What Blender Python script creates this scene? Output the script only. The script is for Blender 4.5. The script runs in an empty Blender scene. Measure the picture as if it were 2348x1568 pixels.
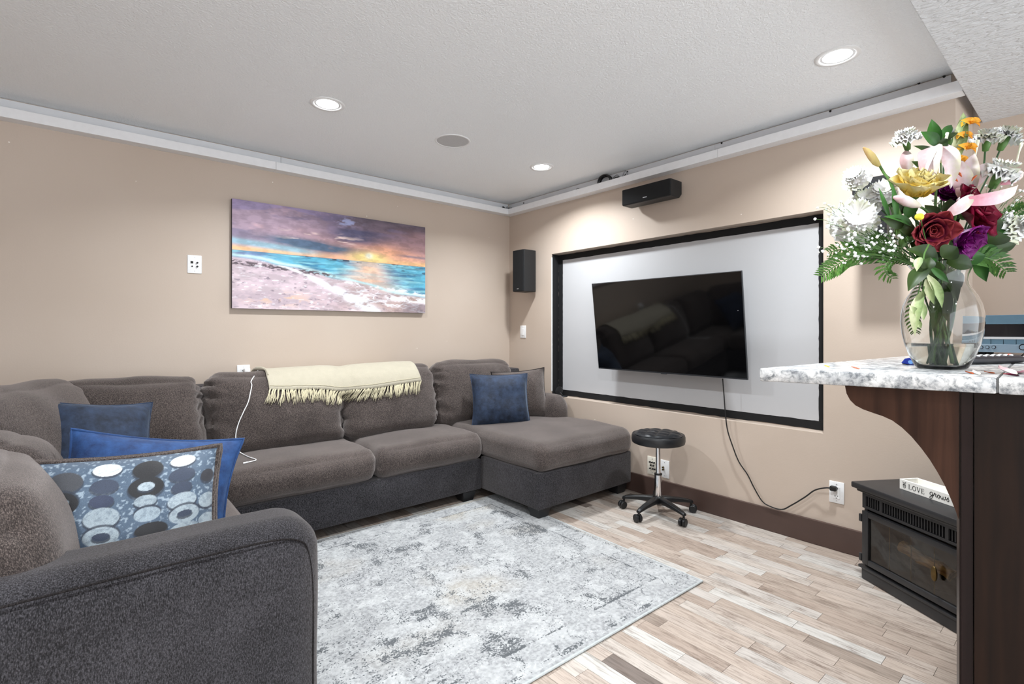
import bpy, bmesh, math, random
import numpy as np
from mathutils import Vector, Matrix, Euler, noise
from mathutils.bvhtree import BVHTree

SC = bpy.context.scene
COL = SC.collection
R = math.radians

# ------------------------------------------------------------------ camera, world, exposure
CAM_H = 1.205
FPX = 1156.0                       # focal length in pixels of the 2348 x 1568 frame
YAW = math.atan2(0.6468, 0.7627)   # view direction, clockwise from +Y
FW = Vector((math.sin(YAW), math.cos(YAW), 0))
RT = Vector((math.cos(YAW), -math.sin(YAW), 0))
cam_d = bpy.data.cameras.new('camera')
cam = bpy.data.objects.new('camera', cam_d)
COL.objects.link(cam)
cam.location = (0, 0, CAM_H)
cam.rotation_euler = (R(90), 0, -YAW)
cam_d.sensor_width = 36
cam_d.lens = FPX / 2348 * 36
cam_d.shift_y = -27 / 2348
cam_d.clip_start = 0.02
SC.camera = cam

world = bpy.data.worlds.new('world')
SC.world = world
world.use_nodes = True
bg = world.node_tree.nodes['Background']
bg.inputs[0].default_value = (0.90, 0.95, 1.0, 1)
bg.inputs[1].default_value = 2.15   # even fill light added through the rear, where no wall is built
SC.view_settings.view_transform = 'Standard'
SC.view_settings.look = 'None'
SC.view_settings.gamma = 1
SC.view_settings.use_curve_mapping = False
SC.view_settings.exposure = 0.74
LAMP_W = 14.5
SC.cycles.max_bounces = 10
SC.cycles.transmission_bounces = 10
SC.cycles.sample_clamp_indirect = 4.0


def ray(px, py):
    return FW + RT * ((px - 1174) / FPX) + Vector((0, 0, (757 - py) / FPX))


def at(px, py, X=None, Y=None, Z=None, D=None):
    """point of the room seen at (px, py) of the photograph, on a plane X=, Y=, Z= or at depth D"""
    r = ray(px, py)
    if X is not None:
        d = X / r.x
    elif Y is not None:
        d = Y / r.y
    elif Z is not None:
        d = (Z - CAM_H) / r.z
    else:
        d = D
    return Vector((0, 0, CAM_H)) + r * d


# ------------------------------------------------------------------ helpers
def lin(c):
    return tuple(((v / 255) / 12.92 if v / 255 <= 0.04045 else ((v / 255 + 0.055) / 1.055) ** 2.4) for v in c)


def hx(r, g, b):
    return (*lin((r, g, b)), 1)


def wm(o):
    m = o.matrix_basis.copy()
    while o.parent:
        o = o.parent
        m = o.matrix_basis @ m
    return m


def mk(name, vf, mat, parent=None, space='local', smooth=False, col=None):
    """one mesh object; verts are in the parent's space ('local') or world space ('world')"""
    if isinstance(vf, bmesh.types.BMesh):
        me = bpy.data.meshes.new(name)
        vf.normal_update()
        vf.to_mesh(me)
        vf.free()
    else:
        me = bpy.data.meshes.new(name)
        me.from_pydata([tuple(v) for v in vf[0]], [], [tuple(f) for f in vf[1]])
    if parent is not None and space == 'world':
        me.transform(wm(parent).inverted())
    n = len(me.vertices)
    co = np.empty(n * 3)
    me.vertices.foreach_get('co', co)
    co = co.reshape(-1, 3)
    c = (co.min(0) + co.max(0)) / 2
    me.vertices.foreach_set('co', (co - c).ravel())
    if col is not None:
        a = me.color_attributes.new('Col', 'FLOAT_COLOR', 'POINT')
        a.data.foreach_set('color', np.asarray(col, dtype=np.float32).ravel())
    if smooth:
        me.polygons.foreach_set('use_smooth', [True] * len(me.polygons))
        if smooth == 'auto':
            me.set_sharp_from_angle(angle=R(38))
    me.update()
    o = bpy.data.objects.new(name, me)
    COL.objects.link(o)
    o.location = c
    if mat:
        me.materials.append(mat)
    if parent is not None:
        o.parent = parent
    return o


def tag(o, label=None, cat=None, group=None, kind=None):
    for k, v in (('label', label), ('category', cat), ('group', group), ('kind', kind)):
        if v:
            o[k] = v
    return o


def thing(name, label, cat, loc=(0, 0, 0), rz=0.0, group=None):
    o = bpy.data.objects.new(name, None)
    COL.objects.link(o)
    o.location = loc
    o.rotation_euler = (0, 0, rz)
    o.empty_display_size = 0.1
    return tag(o, label, cat, group)


def copy_tree(o, parent=None):
    c = o.copy()
    COL.objects.link(c)
    c.parent = parent
    for ch in [x for x in o.children]:
        copy_tree(ch, c)
    return c


def boxes(*bs, bev=0.0, seg=2):
    bm = bmesh.new()
    for b in bs:
        x0, y0, z0, x1, y1, z1 = b
        r = bmesh.ops.create_cube(bm, size=1)
        for v in r['verts']:
            v.co = Vector(((x0 + x1) / 2 + v.co.x * (x1 - x0), (y0 + y1) / 2 + v.co.y * (y1 - y0),
                           (z0 + z1) / 2 + v.co.z * (z1 - z0)))
    if bev > 0:
        bmesh.ops.bevel(bm, geom=list(bm.edges), offset=bev, segments=seg, profile=0.5, affect='EDGES')
    return bm


def prism(pts, axis, a0, a1, bev=0.0):
    """extrude 2-D outline along axis ('x': pts are (y,z); 'y': (x,z); 'z': (x,y))"""
    def p3(p, a):
        return {'x': (a, p[0], p[1]), 'y': (p[0], a, p[1]), 'z': (p[0], p[1], a)}[axis]
    n = len(pts)
    bm = bmesh.new()
    lo = [bm.verts.new(p3(p, a0)) for p in pts]
    hi = [bm.verts.new(p3(p, a1)) for p in pts]
    bm.faces.new(lo)
    bm.faces.new(hi[::-1])
    for i in range(n):
        j = (i + 1) % n
        bm.faces.new((lo[j], lo[i], hi[i], hi[j]))
    bmesh.ops.recalc_face_normals(bm, faces=bm.faces)
    if bev:
        bmesh.ops.bevel(bm, geom=list(bm.edges), offset=bev, segments=2, profile=0.5, affect='EDGES')
    return bm


def lathe(prof, seg=32, origin=(0, 0, 0), close=False):
    vs, fs = [], []
    m = len(prof)
    for i in range(seg):
        a = 2 * math.pi * i / seg
        for r, z in prof:
            vs.append((origin[0] + r * math.cos(a), origin[1] + r * math.sin(a), origin[2] + z))
    for i in range(seg):
        j = (i + 1) % seg
        for k in range(m - 1 + (1 if close else 0)):
            k2 = (k + 1) % m
            fs.append((i * m + k, j * m + k, j * m + k2, i * m + k2))
    bm = bmesh.new()
    bv = [bm.verts.new(v) for v in vs]
    for f in fs:
        bm.faces.new([bv[i] for i in f])
    bmesh.ops.remove_doubles(bm, verts=bm.verts, dist=1e-6)
    bmesh.ops.recalc_face_normals(bm, faces=bm.faces)
    return bm


def smooth_path(pts, n=8):
    pts = [Vector(p) for p in pts]
    if len(pts) < 3:
        return pts
    out = []
    P = [pts[0] * 2 - pts[1]] + pts + [pts[-1] * 2 - pts[-2]]
    for i in range(1, len(P) - 2):
        p0, p1, p2, p3 = P[i - 1:i + 3]
        for k in range(n):
            t = k / n
            out.append(0.5 * ((2 * p1) + (p2 - p0) * t + (2 * p0 - 5 * p1 + 4 * p2 - p3) * t * t
                              + (3 * p1 - p0 - 3 * p2 + p3) * t ** 3))
    out.append(pts[-1])
    return out


def tube_vf(pts, r, seg=8, vs=None, fs=None, closed=False):
    pts = [Vector(p) for p in pts]
    vs = [] if vs is None else vs
    fs = [] if fs is None else fs
    n = len(pts)
    base = len(vs)
    up = None
    for i, p in enumerate(pts):
        if closed:
            t = pts[(i + 1) % n] - pts[i - 1]
        else:
            t = pts[min(i + 1, n - 1)] - pts[max(i - 1, 0)]
        if t.length < 1e-9:
            t = Vector((0, 0, 1))
        t.normalize()
        if up is None:
            up = Vector((0, 0, 1)) if abs(t.z) < 0.9 else Vector((1, 0, 0))
        a = t.cross(up)
        if a.length < 1e-6:
            a = t.orthogonal()
        a.normalize()
        b = a.cross(t).normalized()
        up = b
        rr = r[i] if hasattr(r, '__len__') else r
        for k in range(seg):
            an = 2 * math.pi * k / seg
            vs.append(p + (a * math.cos(an) + b * math.sin(an)) * rr)
    for i in range(n if closed else n - 1):
        j = (i + 1) % n
        for k in range(seg):
            k2 = (k + 1) % seg
            fs.append((base + i * seg + k, base + i * seg + k2, base + j * seg + k2, base + j * seg + k))
    if not closed:
        fs.append(tuple(base + k for k in range(seg))[::-1])
        fs.append(tuple(base + (n - 1) * seg + k for k in range(seg)))
    return vs, fs


def tube(name, pts, r, mat, parent=None, seg=8, n=8, space='local', closed=False):
    p = smooth_path(pts, n) if n > 1 else pts
    if hasattr(r, '__len__'):
        t = np.linspace(0, 1, len(p))
        r = list(np.interp(t, np.linspace(0, 1, len(r)), r))
    return mk(name, tube_vf(p, r, seg, closed=closed), mat, parent, space, smooth='auto')


def grid_vf(nx, ny, fn):
    vs = [fn(i / (nx - 1), j / (ny - 1)) for j in range(ny) for i in range(nx)]
    fs = [(j * nx + i, j * nx + i + 1, (j + 1) * nx + i + 1, (j + 1) * nx + i)
          for j in range(ny - 1) for i in range(nx - 1)]
    return vs, fs


def cushion_vf(size, r, bulge=(0, 0, 0), n=22, crease=0.0, lump=0.0, seed=0, sag=0.0):
    """soft rounded box, centred; crease = gathers beside the x-end seams"""
    bm = bmesh.new()
    bmesh.ops.create_cube(bm, size=2)
    bmesh.ops.subdivide_edges(bm, edges=list(bm.edges), cuts=n, use_grid_fill=True)
    a = Vector(size) / 2
    rr = r if hasattr(r, '__len__') else (r, r, r)
    rv = Vector(rr)
    b = Vector((max(a.x - rv.x, 0.001), max(a.y - rv.y, 0.001), max(a.z - rv.z, 0.001)))
    for v in bm.verts:
        u = v.co.copy()
        u = Vector([math.copysign(abs(t) ** 0.8, t) for t in u])
        q = Vector((u.x * a.x, u.y * a.y, u.z * a.z))
        c = Vector([max(-b[i], min(b[i], q[i])) for i in range(3)])
        d = q - c
        dn = Vector((d.x / rv.x, d.y / rv.y, d.z / rv.z))
        if dn.length > 1e-9:
            dn.normalize()
        p = c + Vector((dn.x * rv.x, dn.y * rv.y, dn.z * rv.z))
        ux, uy, uz = u
        p.x += bulge[0] * ux * abs(ux) * (1 - uy * uy) * (1 - uz * uz)
        p.y += bulge[1] * uy * abs(uy) * (1 - ux * ux) * (1 - uz * uz)
        p.z += bulge[2] * uz * abs(uz) * (1 - ux * ux) * (1 - uy * uy)
        if sag and uz > 0:
            p.z -= sag * (1 - ux * ux) * uz * uz
        if lump:
            s = noise.noise(p * 4.5 + Vector((seed * 3.1, seed, 1.7)))
            p += dn * (lump * s)
        if crease:
            w = abs(ux) ** 5
            f = noise.noise(Vector((seed * 7.7 + (3 if ux > 0 else 0) + p.x * 3, p.y * 3, p.z * 15 + p.x * 5)))
            f = max(0.0, 1 - abs(f) * 3.2)
            p -= dn * (crease * f * w * (1 if abs(uy) > 0.2 or abs(uz) > .8 else 0.4))
        v.co = p
    return bm


# ------------------------------------------------------------------ materials
def new_mat(name):
    m = bpy.data.materials.new(name)
    m.use_nodes = True
    return m, m.node_tree, m.node_tree.nodes['Principled BSDF']


def N(nt, t, **kw):
    n = nt.nodes.new(t)
    for k, v in kw.items():
        if k.startswith('i_'):
            n.inputs[k[2:].replace('_', ' ')].default_value = v
        else:
            setattr(n, k, v)
    return n


def coords(nt, scale=(1, 1, 1), out='Object'):
    tc = N(nt, 'ShaderNodeTexCoord')
    mp = N(nt, 'ShaderNodeMapping')
    mp.inputs['Scale'].default_value = scale
    nt.links.new(tc.outputs[out], mp.inputs[0])
    return mp.outputs[0]


def ramp(nt, fac, stops, interp='LINEAR'):
    r = N(nt, 'ShaderNodeValToRGB')
    r.color_ramp.interpolation = interp
    e = r.color_ramp.elements
    while len(e) < len(stops):
        e.new(0.5)
    for k, (p, c) in zip(e, stops):
        k.position = p
        k.color = c
    nt.links.new(fac, r.inputs[0])
    return r.outputs[0]


def simple(name, col, rough=0.5, metal=0.0, bump=0.0, bscale=200, var=0.0, vscale=30, coat=0.0, sheen=0.0,
           vstretch=(1, 1, 1), spec=0.5):
    """principled with a little procedural mottling and relief"""
    m, nt, p = new_mat(name)
    p.inputs['Roughness'].default_value = rough
    p.inputs['Metallic'].default_value = metal
    p.inputs['Coat Weight'].default_value = coat
    p.inputs['Sheen Weight'].default_value = sheen
    p.inputs['Specular IOR Level'].default_value = spec
    co = coords(nt, vstretch)
    nz = N(nt, 'ShaderNodeTexNoise')
    nz.inputs['Scale'].default_value = vscale
    nz.inputs['Detail'].default_value = 4
    nt.links.new(co, nz.inputs['Vector'])
    a = tuple(max(0, c * (1 - var)) for c in col[:3]) + (1,)
    b = tuple(min(1, c * (1 + var)) for c in col[:3]) + (1,)
    nt.links.new(ramp(nt, nz.outputs[0], [(0.3, a), (0.7, b)]), p.inputs['Base Color'])
    if bump:
        n2 = N(nt, 'ShaderNodeTexNoise')
        n2.inputs['Scale'].default_value = bscale
        n2.inputs['Detail'].default_value = 3
        nt.links.new(co, n2.inputs['Vector'])
        bp = N(nt, 'ShaderNodeBump')
        bp.inputs['Strength'].default_value = bump
        bp.inputs['Distance'].default_value = 0.004
        nt.links.new(n2.outputs[0], bp.inputs['Height'])
        nt.links.new(bp.outputs[0], p.inputs['Normal'])
    return m


def glass_mat(name, col, ior=1.45, rough=0.0):
    m, nt, p = new_mat(name)
    p.inputs['Base Color'].default_value = col
    p.inputs['Roughness'].default_value = rough
    p.inputs['Transmission Weight'].default_value = 1
    p.inputs['IOR'].default_value = ior
    return m


def vcol_mat(name, rough=0.6, bump=0.0, bscale=300, sheen=0.0, coat=0.0, speck=0.0):
    m, nt, p = new_mat(name)
    a = N(nt, 'ShaderNodeVertexColor', layer_name='Col')
    p.inputs['Roughness'].default_value = rough
    p.inputs['Sheen Weight'].default_value = sheen
    p.inputs['Coat Weight'].default_value = coat
    co = coords(nt)
    n2 = N(nt, 'ShaderNodeTexNoise')
    n2.inputs['Scale'].default_value = bscale
    nt.links.new(co, n2.inputs['Vector'])
    mx = N(nt, 'ShaderNodeMix', data_type='RGBA', blend_type='MULTIPLY')
    mx.inputs[0].default_value = speck
    nt.links.new(a.outputs[0], mx.inputs[6])
    nt.links.new(ramp(nt, n2.outputs[0], [(0.35, (0.35, 0.35, 0.35, 1)), (0.62, (1.5, 1.5, 1.5, 1))]), mx.inputs[7])
    nt.links.new(mx.outputs[2], p.inputs['Base Color'])
    if bump:
        bp = N(nt, 'ShaderNodeBump')
        bp.inputs['Strength'].default_value = bump
        bp.inputs['Distance'].default_value = 0.003
        nt.links.new(n2.outputs[0], bp.inputs['Height'])
        nt.links.new(bp.outputs[0], p.inputs['Normal'])
    return m


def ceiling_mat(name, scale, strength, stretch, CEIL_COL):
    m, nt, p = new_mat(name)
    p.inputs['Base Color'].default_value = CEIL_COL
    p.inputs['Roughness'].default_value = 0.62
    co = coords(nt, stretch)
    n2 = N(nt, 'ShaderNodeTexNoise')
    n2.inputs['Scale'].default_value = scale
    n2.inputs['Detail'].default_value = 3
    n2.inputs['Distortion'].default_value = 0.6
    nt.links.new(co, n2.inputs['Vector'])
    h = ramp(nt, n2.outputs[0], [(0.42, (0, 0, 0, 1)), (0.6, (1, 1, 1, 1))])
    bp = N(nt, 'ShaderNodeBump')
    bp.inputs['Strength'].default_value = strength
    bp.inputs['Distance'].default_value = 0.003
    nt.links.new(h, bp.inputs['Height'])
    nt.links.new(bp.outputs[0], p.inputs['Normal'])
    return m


def wall_mat():
    m, nt, p = new_mat('tan_wall_paint')
    p.inputs['Roughness'].default_value = 0.55
    co = coords(nt)
    # tiny chips of missing paint
    vo = N(nt, 'ShaderNodeTexVoronoi')
    vo.inputs['Scale'].default_value = 5.5
    nt.links.new(co, vo.inputs['Vector'])
    nz = N(nt, 'ShaderNodeTexNoise')
    nz.inputs['Scale'].default_value = 1.4
    nt.links.new(co, nz.inputs['Vector'])
    base = ramp(nt, nz.outputs[0], [(0.3, hx(192, 175, 160)), (0.7, hx(198, 182, 168))])
    chip = ramp(nt, vo.outputs['Distance'], [(0.0, (1, 1, 1, 1)), (0.018, (1, 1, 1, 1)), (0.024, (0, 0, 0, 1))])
    mx = N(nt, 'ShaderNodeMix', data_type='RGBA')
    nt.links.new(chip, mx.inputs[0])
    nt.links.new(base, mx.inputs[6])
    mx.inputs[7].default_value = hx(236, 230, 222)
    nt.links.new(mx.outputs[2], p.inputs['Base Color'])
    n2 = N(nt, 'ShaderNodeTexNoise')
    n2.inputs['Scale'].default_value = 120
    nt.links.new(co, n2.inputs['Vector'])
    bp = N(nt, 'ShaderNodeBump')
    bp.inputs['Strength'].default_value = 0.12
    bp.inputs['Distance'].default_value = 0.002
    nt.links.new(n2.outputs[0], bp.inputs['Height'])
    nt.links.new(bp.outputs[0], p.inputs['Normal'])
    return m


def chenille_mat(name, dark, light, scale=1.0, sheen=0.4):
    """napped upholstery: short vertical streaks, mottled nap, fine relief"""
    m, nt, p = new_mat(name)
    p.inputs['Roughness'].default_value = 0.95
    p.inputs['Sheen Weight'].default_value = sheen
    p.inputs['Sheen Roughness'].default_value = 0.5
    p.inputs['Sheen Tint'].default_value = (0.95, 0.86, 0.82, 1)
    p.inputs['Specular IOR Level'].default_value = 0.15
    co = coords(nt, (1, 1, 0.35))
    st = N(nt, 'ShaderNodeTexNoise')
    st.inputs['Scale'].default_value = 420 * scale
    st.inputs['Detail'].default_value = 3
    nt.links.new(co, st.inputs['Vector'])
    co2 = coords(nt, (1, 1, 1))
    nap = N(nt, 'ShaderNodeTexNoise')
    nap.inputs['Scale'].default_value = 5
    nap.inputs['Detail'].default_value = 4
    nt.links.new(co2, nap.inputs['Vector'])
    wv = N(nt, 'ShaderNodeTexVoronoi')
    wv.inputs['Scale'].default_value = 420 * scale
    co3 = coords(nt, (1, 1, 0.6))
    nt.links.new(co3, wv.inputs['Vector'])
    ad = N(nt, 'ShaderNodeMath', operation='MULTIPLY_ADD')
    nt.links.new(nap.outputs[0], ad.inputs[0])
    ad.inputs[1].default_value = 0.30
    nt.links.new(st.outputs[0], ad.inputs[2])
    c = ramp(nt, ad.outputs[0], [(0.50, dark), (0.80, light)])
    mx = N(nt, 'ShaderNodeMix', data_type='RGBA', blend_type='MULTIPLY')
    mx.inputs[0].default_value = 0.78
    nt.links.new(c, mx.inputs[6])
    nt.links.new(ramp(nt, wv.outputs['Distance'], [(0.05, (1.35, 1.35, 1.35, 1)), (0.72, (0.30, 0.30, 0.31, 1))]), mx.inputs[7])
    nt.links.new(mx.outputs[2], p.inputs['Base Color'])
    bp = N(nt, 'ShaderNodeBump')
    bp.inputs['Strength'].default_value = 0.5
    bp.inputs['Distance'].default_value = 0.003
    nt.links.new(st.outputs[0], bp.inputs['Height'])
    nt.links.new(bp.outputs[0], p.inputs['Normal'])
    return m


def velvet_mat(name, dark, light):
    m, nt, p = new_mat(name)
    p.inputs['Roughness'].default_value = 0.8
    p.inputs['Sheen Weight'].default_value = 0.5
    p.inputs['Sheen Roughness'].default_value = 0.35
    p.inputs['Sheen Tint'].default_value = (0.4, 0.5, 0.65, 1)
    co = coords(nt)
    n1 = N(nt, 'ShaderNodeTexNoise')
    n1.inputs['Scale'].default_value = 14
    n1.inputs['Detail'].default_value = 8
    n1.inputs['Roughness'].default_value = 0.7
    nt.links.new(co, n1.inputs['Vector'])
    nt.links.new(ramp(nt, n1.outputs[0], [(0.36, dark), (0.68, light)]), p.inputs['Base Color'])
    n2 = N(nt, 'ShaderNodeTexNoise')
    n2.inputs['Scale'].default_value = 45
    n2.inputs['Detail'].default_value = 4
    nt.links.new(co, n2.inputs['Vector'])
    bp = N(nt, 'ShaderNodeBump')
    bp.inputs['Strength'].default_value = 0.45
    bp.inputs['Distance'].default_value = 0.004
    nt.links.new(n2.outputs[0], bp.inputs['Height'])
    nt.links.new(bp.outputs[0], p.inputs['Normal'])
    return m


def plank_mat(name, use_attr):
    """weathered oak laminate; the tone is drawn per strip"""
    m, nt, p = new_mat(name)
    p.inputs['Roughness'].default_value = 0.42
    p.inputs['Specular IOR Level'].default_value = 0.4
    if use_attr:
        a = N(nt, 'ShaderNodeVertexColor', layer_name='Col')
        rnd = a.outputs[0]
        tc = N(nt, 'ShaderNodeTexCoord').outputs['Object']
        off = tc
    else:
        oi = N(nt, 'ShaderNodeObjectInfo')
        rnd = oi.outputs['Random']
        tc = N(nt, 'ShaderNodeTexCoord').outputs['Object']
        ml = N(nt, 'ShaderNodeMath', operation='MULTIPLY', i_Value=1)
        ml.inputs[1].default_value = 91.0
        nt.links.new(rnd, ml.inputs[0])
        va = N(nt, 'ShaderNodeVectorMath', operation='ADD')
        nt.links.new(tc, va.inputs[0])
        nt.links.new(ml.outputs[0], va.inputs[1])
        off = va.outputs[0]
    tone = ramp(nt, rnd, [(0.0, hx(174, 160, 149)), (0.13, hx(181, 171, 162)), (0.27, hx(165, 150, 138)),
                          (0.40, hx(188, 183, 177)), (0.52, hx(173, 158, 146)), (0.66, hx(180, 172, 165)),
                          (0.80, hx(161, 145, 133)), (0.90, hx(145, 131, 120)), (0.955, hx(113, 102, 95))],
                'CONSTANT')
    mp = N(nt, 'ShaderNodeMapping')
    mp.inputs['Scale'].default_value = (1, 0.07, 1)
    nt.links.new(off, mp.inputs[0])
    gr = N(nt, 'ShaderNodeTexNoise')
    gr.inputs['Scale'].default_value = 130
    gr.inputs['Detail'].default_value = 6
    gr.inputs['Roughness'].default_value = 0.65
    gr.inputs['Distortion'].default_value = 0.25
    nt.links.new(mp.outputs[0], gr.inputs['Vector'])
    mx = N(nt, 'ShaderNodeMix', data_type='RGBA', blend_type='MULTIPLY')
    mx.inputs[0].default_value = 0.95
    nt.links.new(tone, mx.inputs[6])
    nt.links.new(ramp(nt, gr.outputs[0], [(0.30, (0.52, 0.50, 0.48, 1)), (0.5, (0.98, 0.98, 0.98, 1)), (0.72, (1.16, 1.16, 1.17, 1))]), mx.inputs[7])
    # saw marks and char on some strips
    mp2 = N(nt, 'ShaderNodeMapping')
    mp2.inputs['Scale'].default_value = (1, 0.35, 1)
    nt.links.new(off, mp2.inputs[0])
    ch = N(nt, 'ShaderNodeTexNoise')
    ch.inputs['Scale'].default_value = 11
    ch.inputs['Detail'].default_value = 8
    ch.inputs['Roughness'].default_value = 0.75
    nt.links.new(mp2.outputs[0], ch.inputs['Vector'])
    gate = N(nt, 'ShaderNodeMath', operation='MULTIPLY')
    nt.links.new(ramp(nt, ch.outputs[0], [(0.52, (0, 0, 0, 1)), (0.70, (1, 1, 1, 1))]), gate.inputs[0])
    nt.links.new(ramp(nt, gr.outputs[0], [(0.45, (1, 1, 1, 1)), (0.62, (0.15, 0.15, 0.15, 1))]), gate.inputs[1])
    mx2 = N(nt, 'ShaderNodeMix', data_type='RGBA')
    nt.links.new(gate.outputs[0], mx2.inputs[0])
    nt.links.new(mx.outputs[2], mx2.inputs[6])
    mx2.inputs[7].default_value = hx(104, 88, 78)
    nt.links.new(mx2.outputs[2], p.inputs['Base Color'])
    bp = N(nt, 'ShaderNodeBump')
    bp.inputs['Strength'].default_value = 0.15
    bp.inputs['Distance'].default_value = 0.001
    nt.links.new(gr.outputs[0], bp.inputs['Height'])
    nt.links.new(bp.outputs[0], p.inputs['Normal'])
    return m


def granite_mat():
    m, nt, p = new_mat('white_granite')
    p.inputs['Roughness'].default_value = 0.12
    co = coords(nt)
    n1 = N(nt, 'ShaderNodeTexNoise')
    n1.inputs['Scale'].default_value = 55
    n1.inputs['Detail'].default_value = 9
    n1.inputs['Roughness'].default_value = 0.72
    n1.inputs['Distortion'].default_value = 0.3
    nt.links.new(co, n1.inputs['Vector'])
    n2 = N(nt, 'ShaderNodeTexNoise')
    n2.inputs['Scale'].default_value = 18
    n2.inputs['Detail'].default_value = 5
    nt.links.new(co, n2.inputs['Vector'])
    base = ramp(nt, n2.outputs[0], [(0.35, hx(176, 178, 180)), (0.62, hx(232, 231, 229))])
    mx = N(nt, 'ShaderNodeMix', data_type='RGBA')
    nt.links.new(ramp(nt, n1.outputs[0], [(0.36, (0.9, 0.9, 0.9, 1)), (0.56, (0, 0, 0, 1))]), mx.inputs[0])
    nt.links.new(base, mx.inputs[6])
    mx.inputs[7].default_value = hx(84, 90, 96)
    nt.links.new(mx.outputs[2], p.inputs['Base Color'])
    return m


def rug_mat():
    m, nt, p = new_mat('distressed_rug_pile')
    p.inputs['Roughness'].default_value = 0.95
    p.inputs['Sheen Weight'].default_value = 0.2
    a = N(nt, 'ShaderNodeVertexColor', layer_name='Col')
    sp = N(nt, 'ShaderNodeSeparateColor')
    nt.links.new(a.outputs[0], sp.inputs[0])
    co = coords(nt, (1, 1, 1))
    n1 = N(nt, 'ShaderNodeTexNoise')
    n1.inputs['Scale'].default_value = 135
    n1.inputs['Detail'].default_value = 3
    n1.inputs['Roughness'].default_value = 0.6
    nt.links.new(co, n1.inputs['Vector'])
    n2 = N(nt, 'ShaderNodeTexNoise')
    n2.inputs['Scale'].default_value = 60
    n2.inputs['Detail'].default_value = 5
    nt.links.new(co, n2.inputs['Vector'])
    base = ramp(nt, n2.outputs[0], [(0.36, hx(136, 137, 138)), (0.60, hx(168, 169, 170))])
    beige = N(nt, 'ShaderNodeMix', data_type='RGBA')
    nt.links.new(sp.outputs[1], beige.inputs[0])
    nt.links.new(base, beige.inputs[6])
    beige.inputs[7].default_value = hx(178, 167, 148)
    pale = N(nt, 'ShaderNodeMix', data_type='RGBA')
    nt.links.new(sp.outputs[2], pale.inputs[0])
    nt.links.new(beige.outputs[2], pale.inputs[6])
    pale.inputs[7].default_value = hx(188, 189, 189)
    fl = N(nt, 'ShaderNodeMath', operation='ADD')
    nt.links.new(n1.outputs[0], fl.inputs[0])
    nt.links.new(sp.outputs[0], fl.inputs[1])
    f = ramp(nt, fl.outputs[0], [(0.755, (0, 0, 0, 1)), (0.85, (0.9, 0.9, 0.9, 1))])
    dk = N(nt, 'ShaderNodeMix', data_type='RGBA')
    nt.links.new(f, dk.inputs[0])
    nt.links.new(pale.outputs[2], dk.inputs[6])
    dk.inputs[7].default_value = hx(58, 63, 68)
    nt.links.new(dk.outputs[2], p.inputs['Base Color'])
    bp = N(nt, 'ShaderNodeBump')
    bp.inputs['Strength'].default_value = 0.5
    bp.inputs['Distance'].default_value = 0.004
    n3 = N(nt, 'ShaderNodeTexNoise')
    n3.inputs['Scale'].default_value = 420
    nt.links.new(co, n3.inputs['Vector'])
    nt.links.new(n3.outputs[0], bp.inputs['Height'])
    nt.links.new(bp.outputs[0], p.inputs['Normal'])
    return m


def wood_mat(name, dark, light, rough=0.35, stretch=(1, 1, 0.06), scale=45):
    m, nt, p = new_mat(name)
    p.inputs['Roughness'].default_value = rough
    p.inputs['Specular IOR Level'].default_value = 0.2
    co = coords(nt, stretch)
    n1 = N(nt, 'ShaderNodeTexNoise')
    n1.inputs['Scale'].default_value = scale
    n1.inputs['Detail'].default_value = 6
    n1.inputs['Distortion'].default_value = 0.4
    nt.links.new(co, n1.inputs['Vector'])
    nt.links.new(ramp(nt, n1.outputs[0], [(0.3, dark), (0.7, light)]), p.inputs['Base Color'])
    return m


def petal_mat(name, stops, rough=0.55, scale=60, trans=0.25):
    """petals and leaves: colour along the blade (Generated Y), fine veins, some light through"""
    m, nt, p = new_mat(name)
    p.inputs['Roughness'].default_value = rough
    p.inputs['Specular IOR Level'].default_value = 0.3
    p.inputs['Subsurface Weight'].default_value = trans
    p.inputs['Subsurface Radius'].default_value = (0.01, 0.008, 0.005)
    p.inputs['Subsurface Scale'].default_value = 0.2
    tc = N(nt, 'ShaderNodeTexCoord')
    sx = N(nt, 'ShaderNodeSeparateXYZ')
    nt.links.new(tc.outputs['Generated'], sx.inputs[0])
    nz = N(nt, 'ShaderNodeTexNoise')
    nz.inputs['Scale'].default_value = scale
    nz.inputs['Detail'].default_value = 4
    nt.links.new(tc.outputs['Object'], nz.inputs['Vector'])
    ad = N(nt, 'ShaderNodeMath', operation='MULTIPLY_ADD')
    nt.links.new(nz.outputs[0], ad.inputs[0])
    ad.inputs[1].default_value = 0.5
    nt.links.new(sx.outputs[1], ad.inputs[2])
    nt.links.new(ramp(nt, ad.outputs[0], [(0.2 + 1.1 * s, c) for s, c in stops]), p.inputs['Base Color'])
    return m


def emit_mat(name, col, s):
    m, nt, p = new_mat(name)
    p.inputs['Base Color'].default_value = (1, 1, 1, 1)
    p.inputs['Emission Color'].default_value = col
    p.inputs['Emission Strength'].default_value = s
    return m


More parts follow.
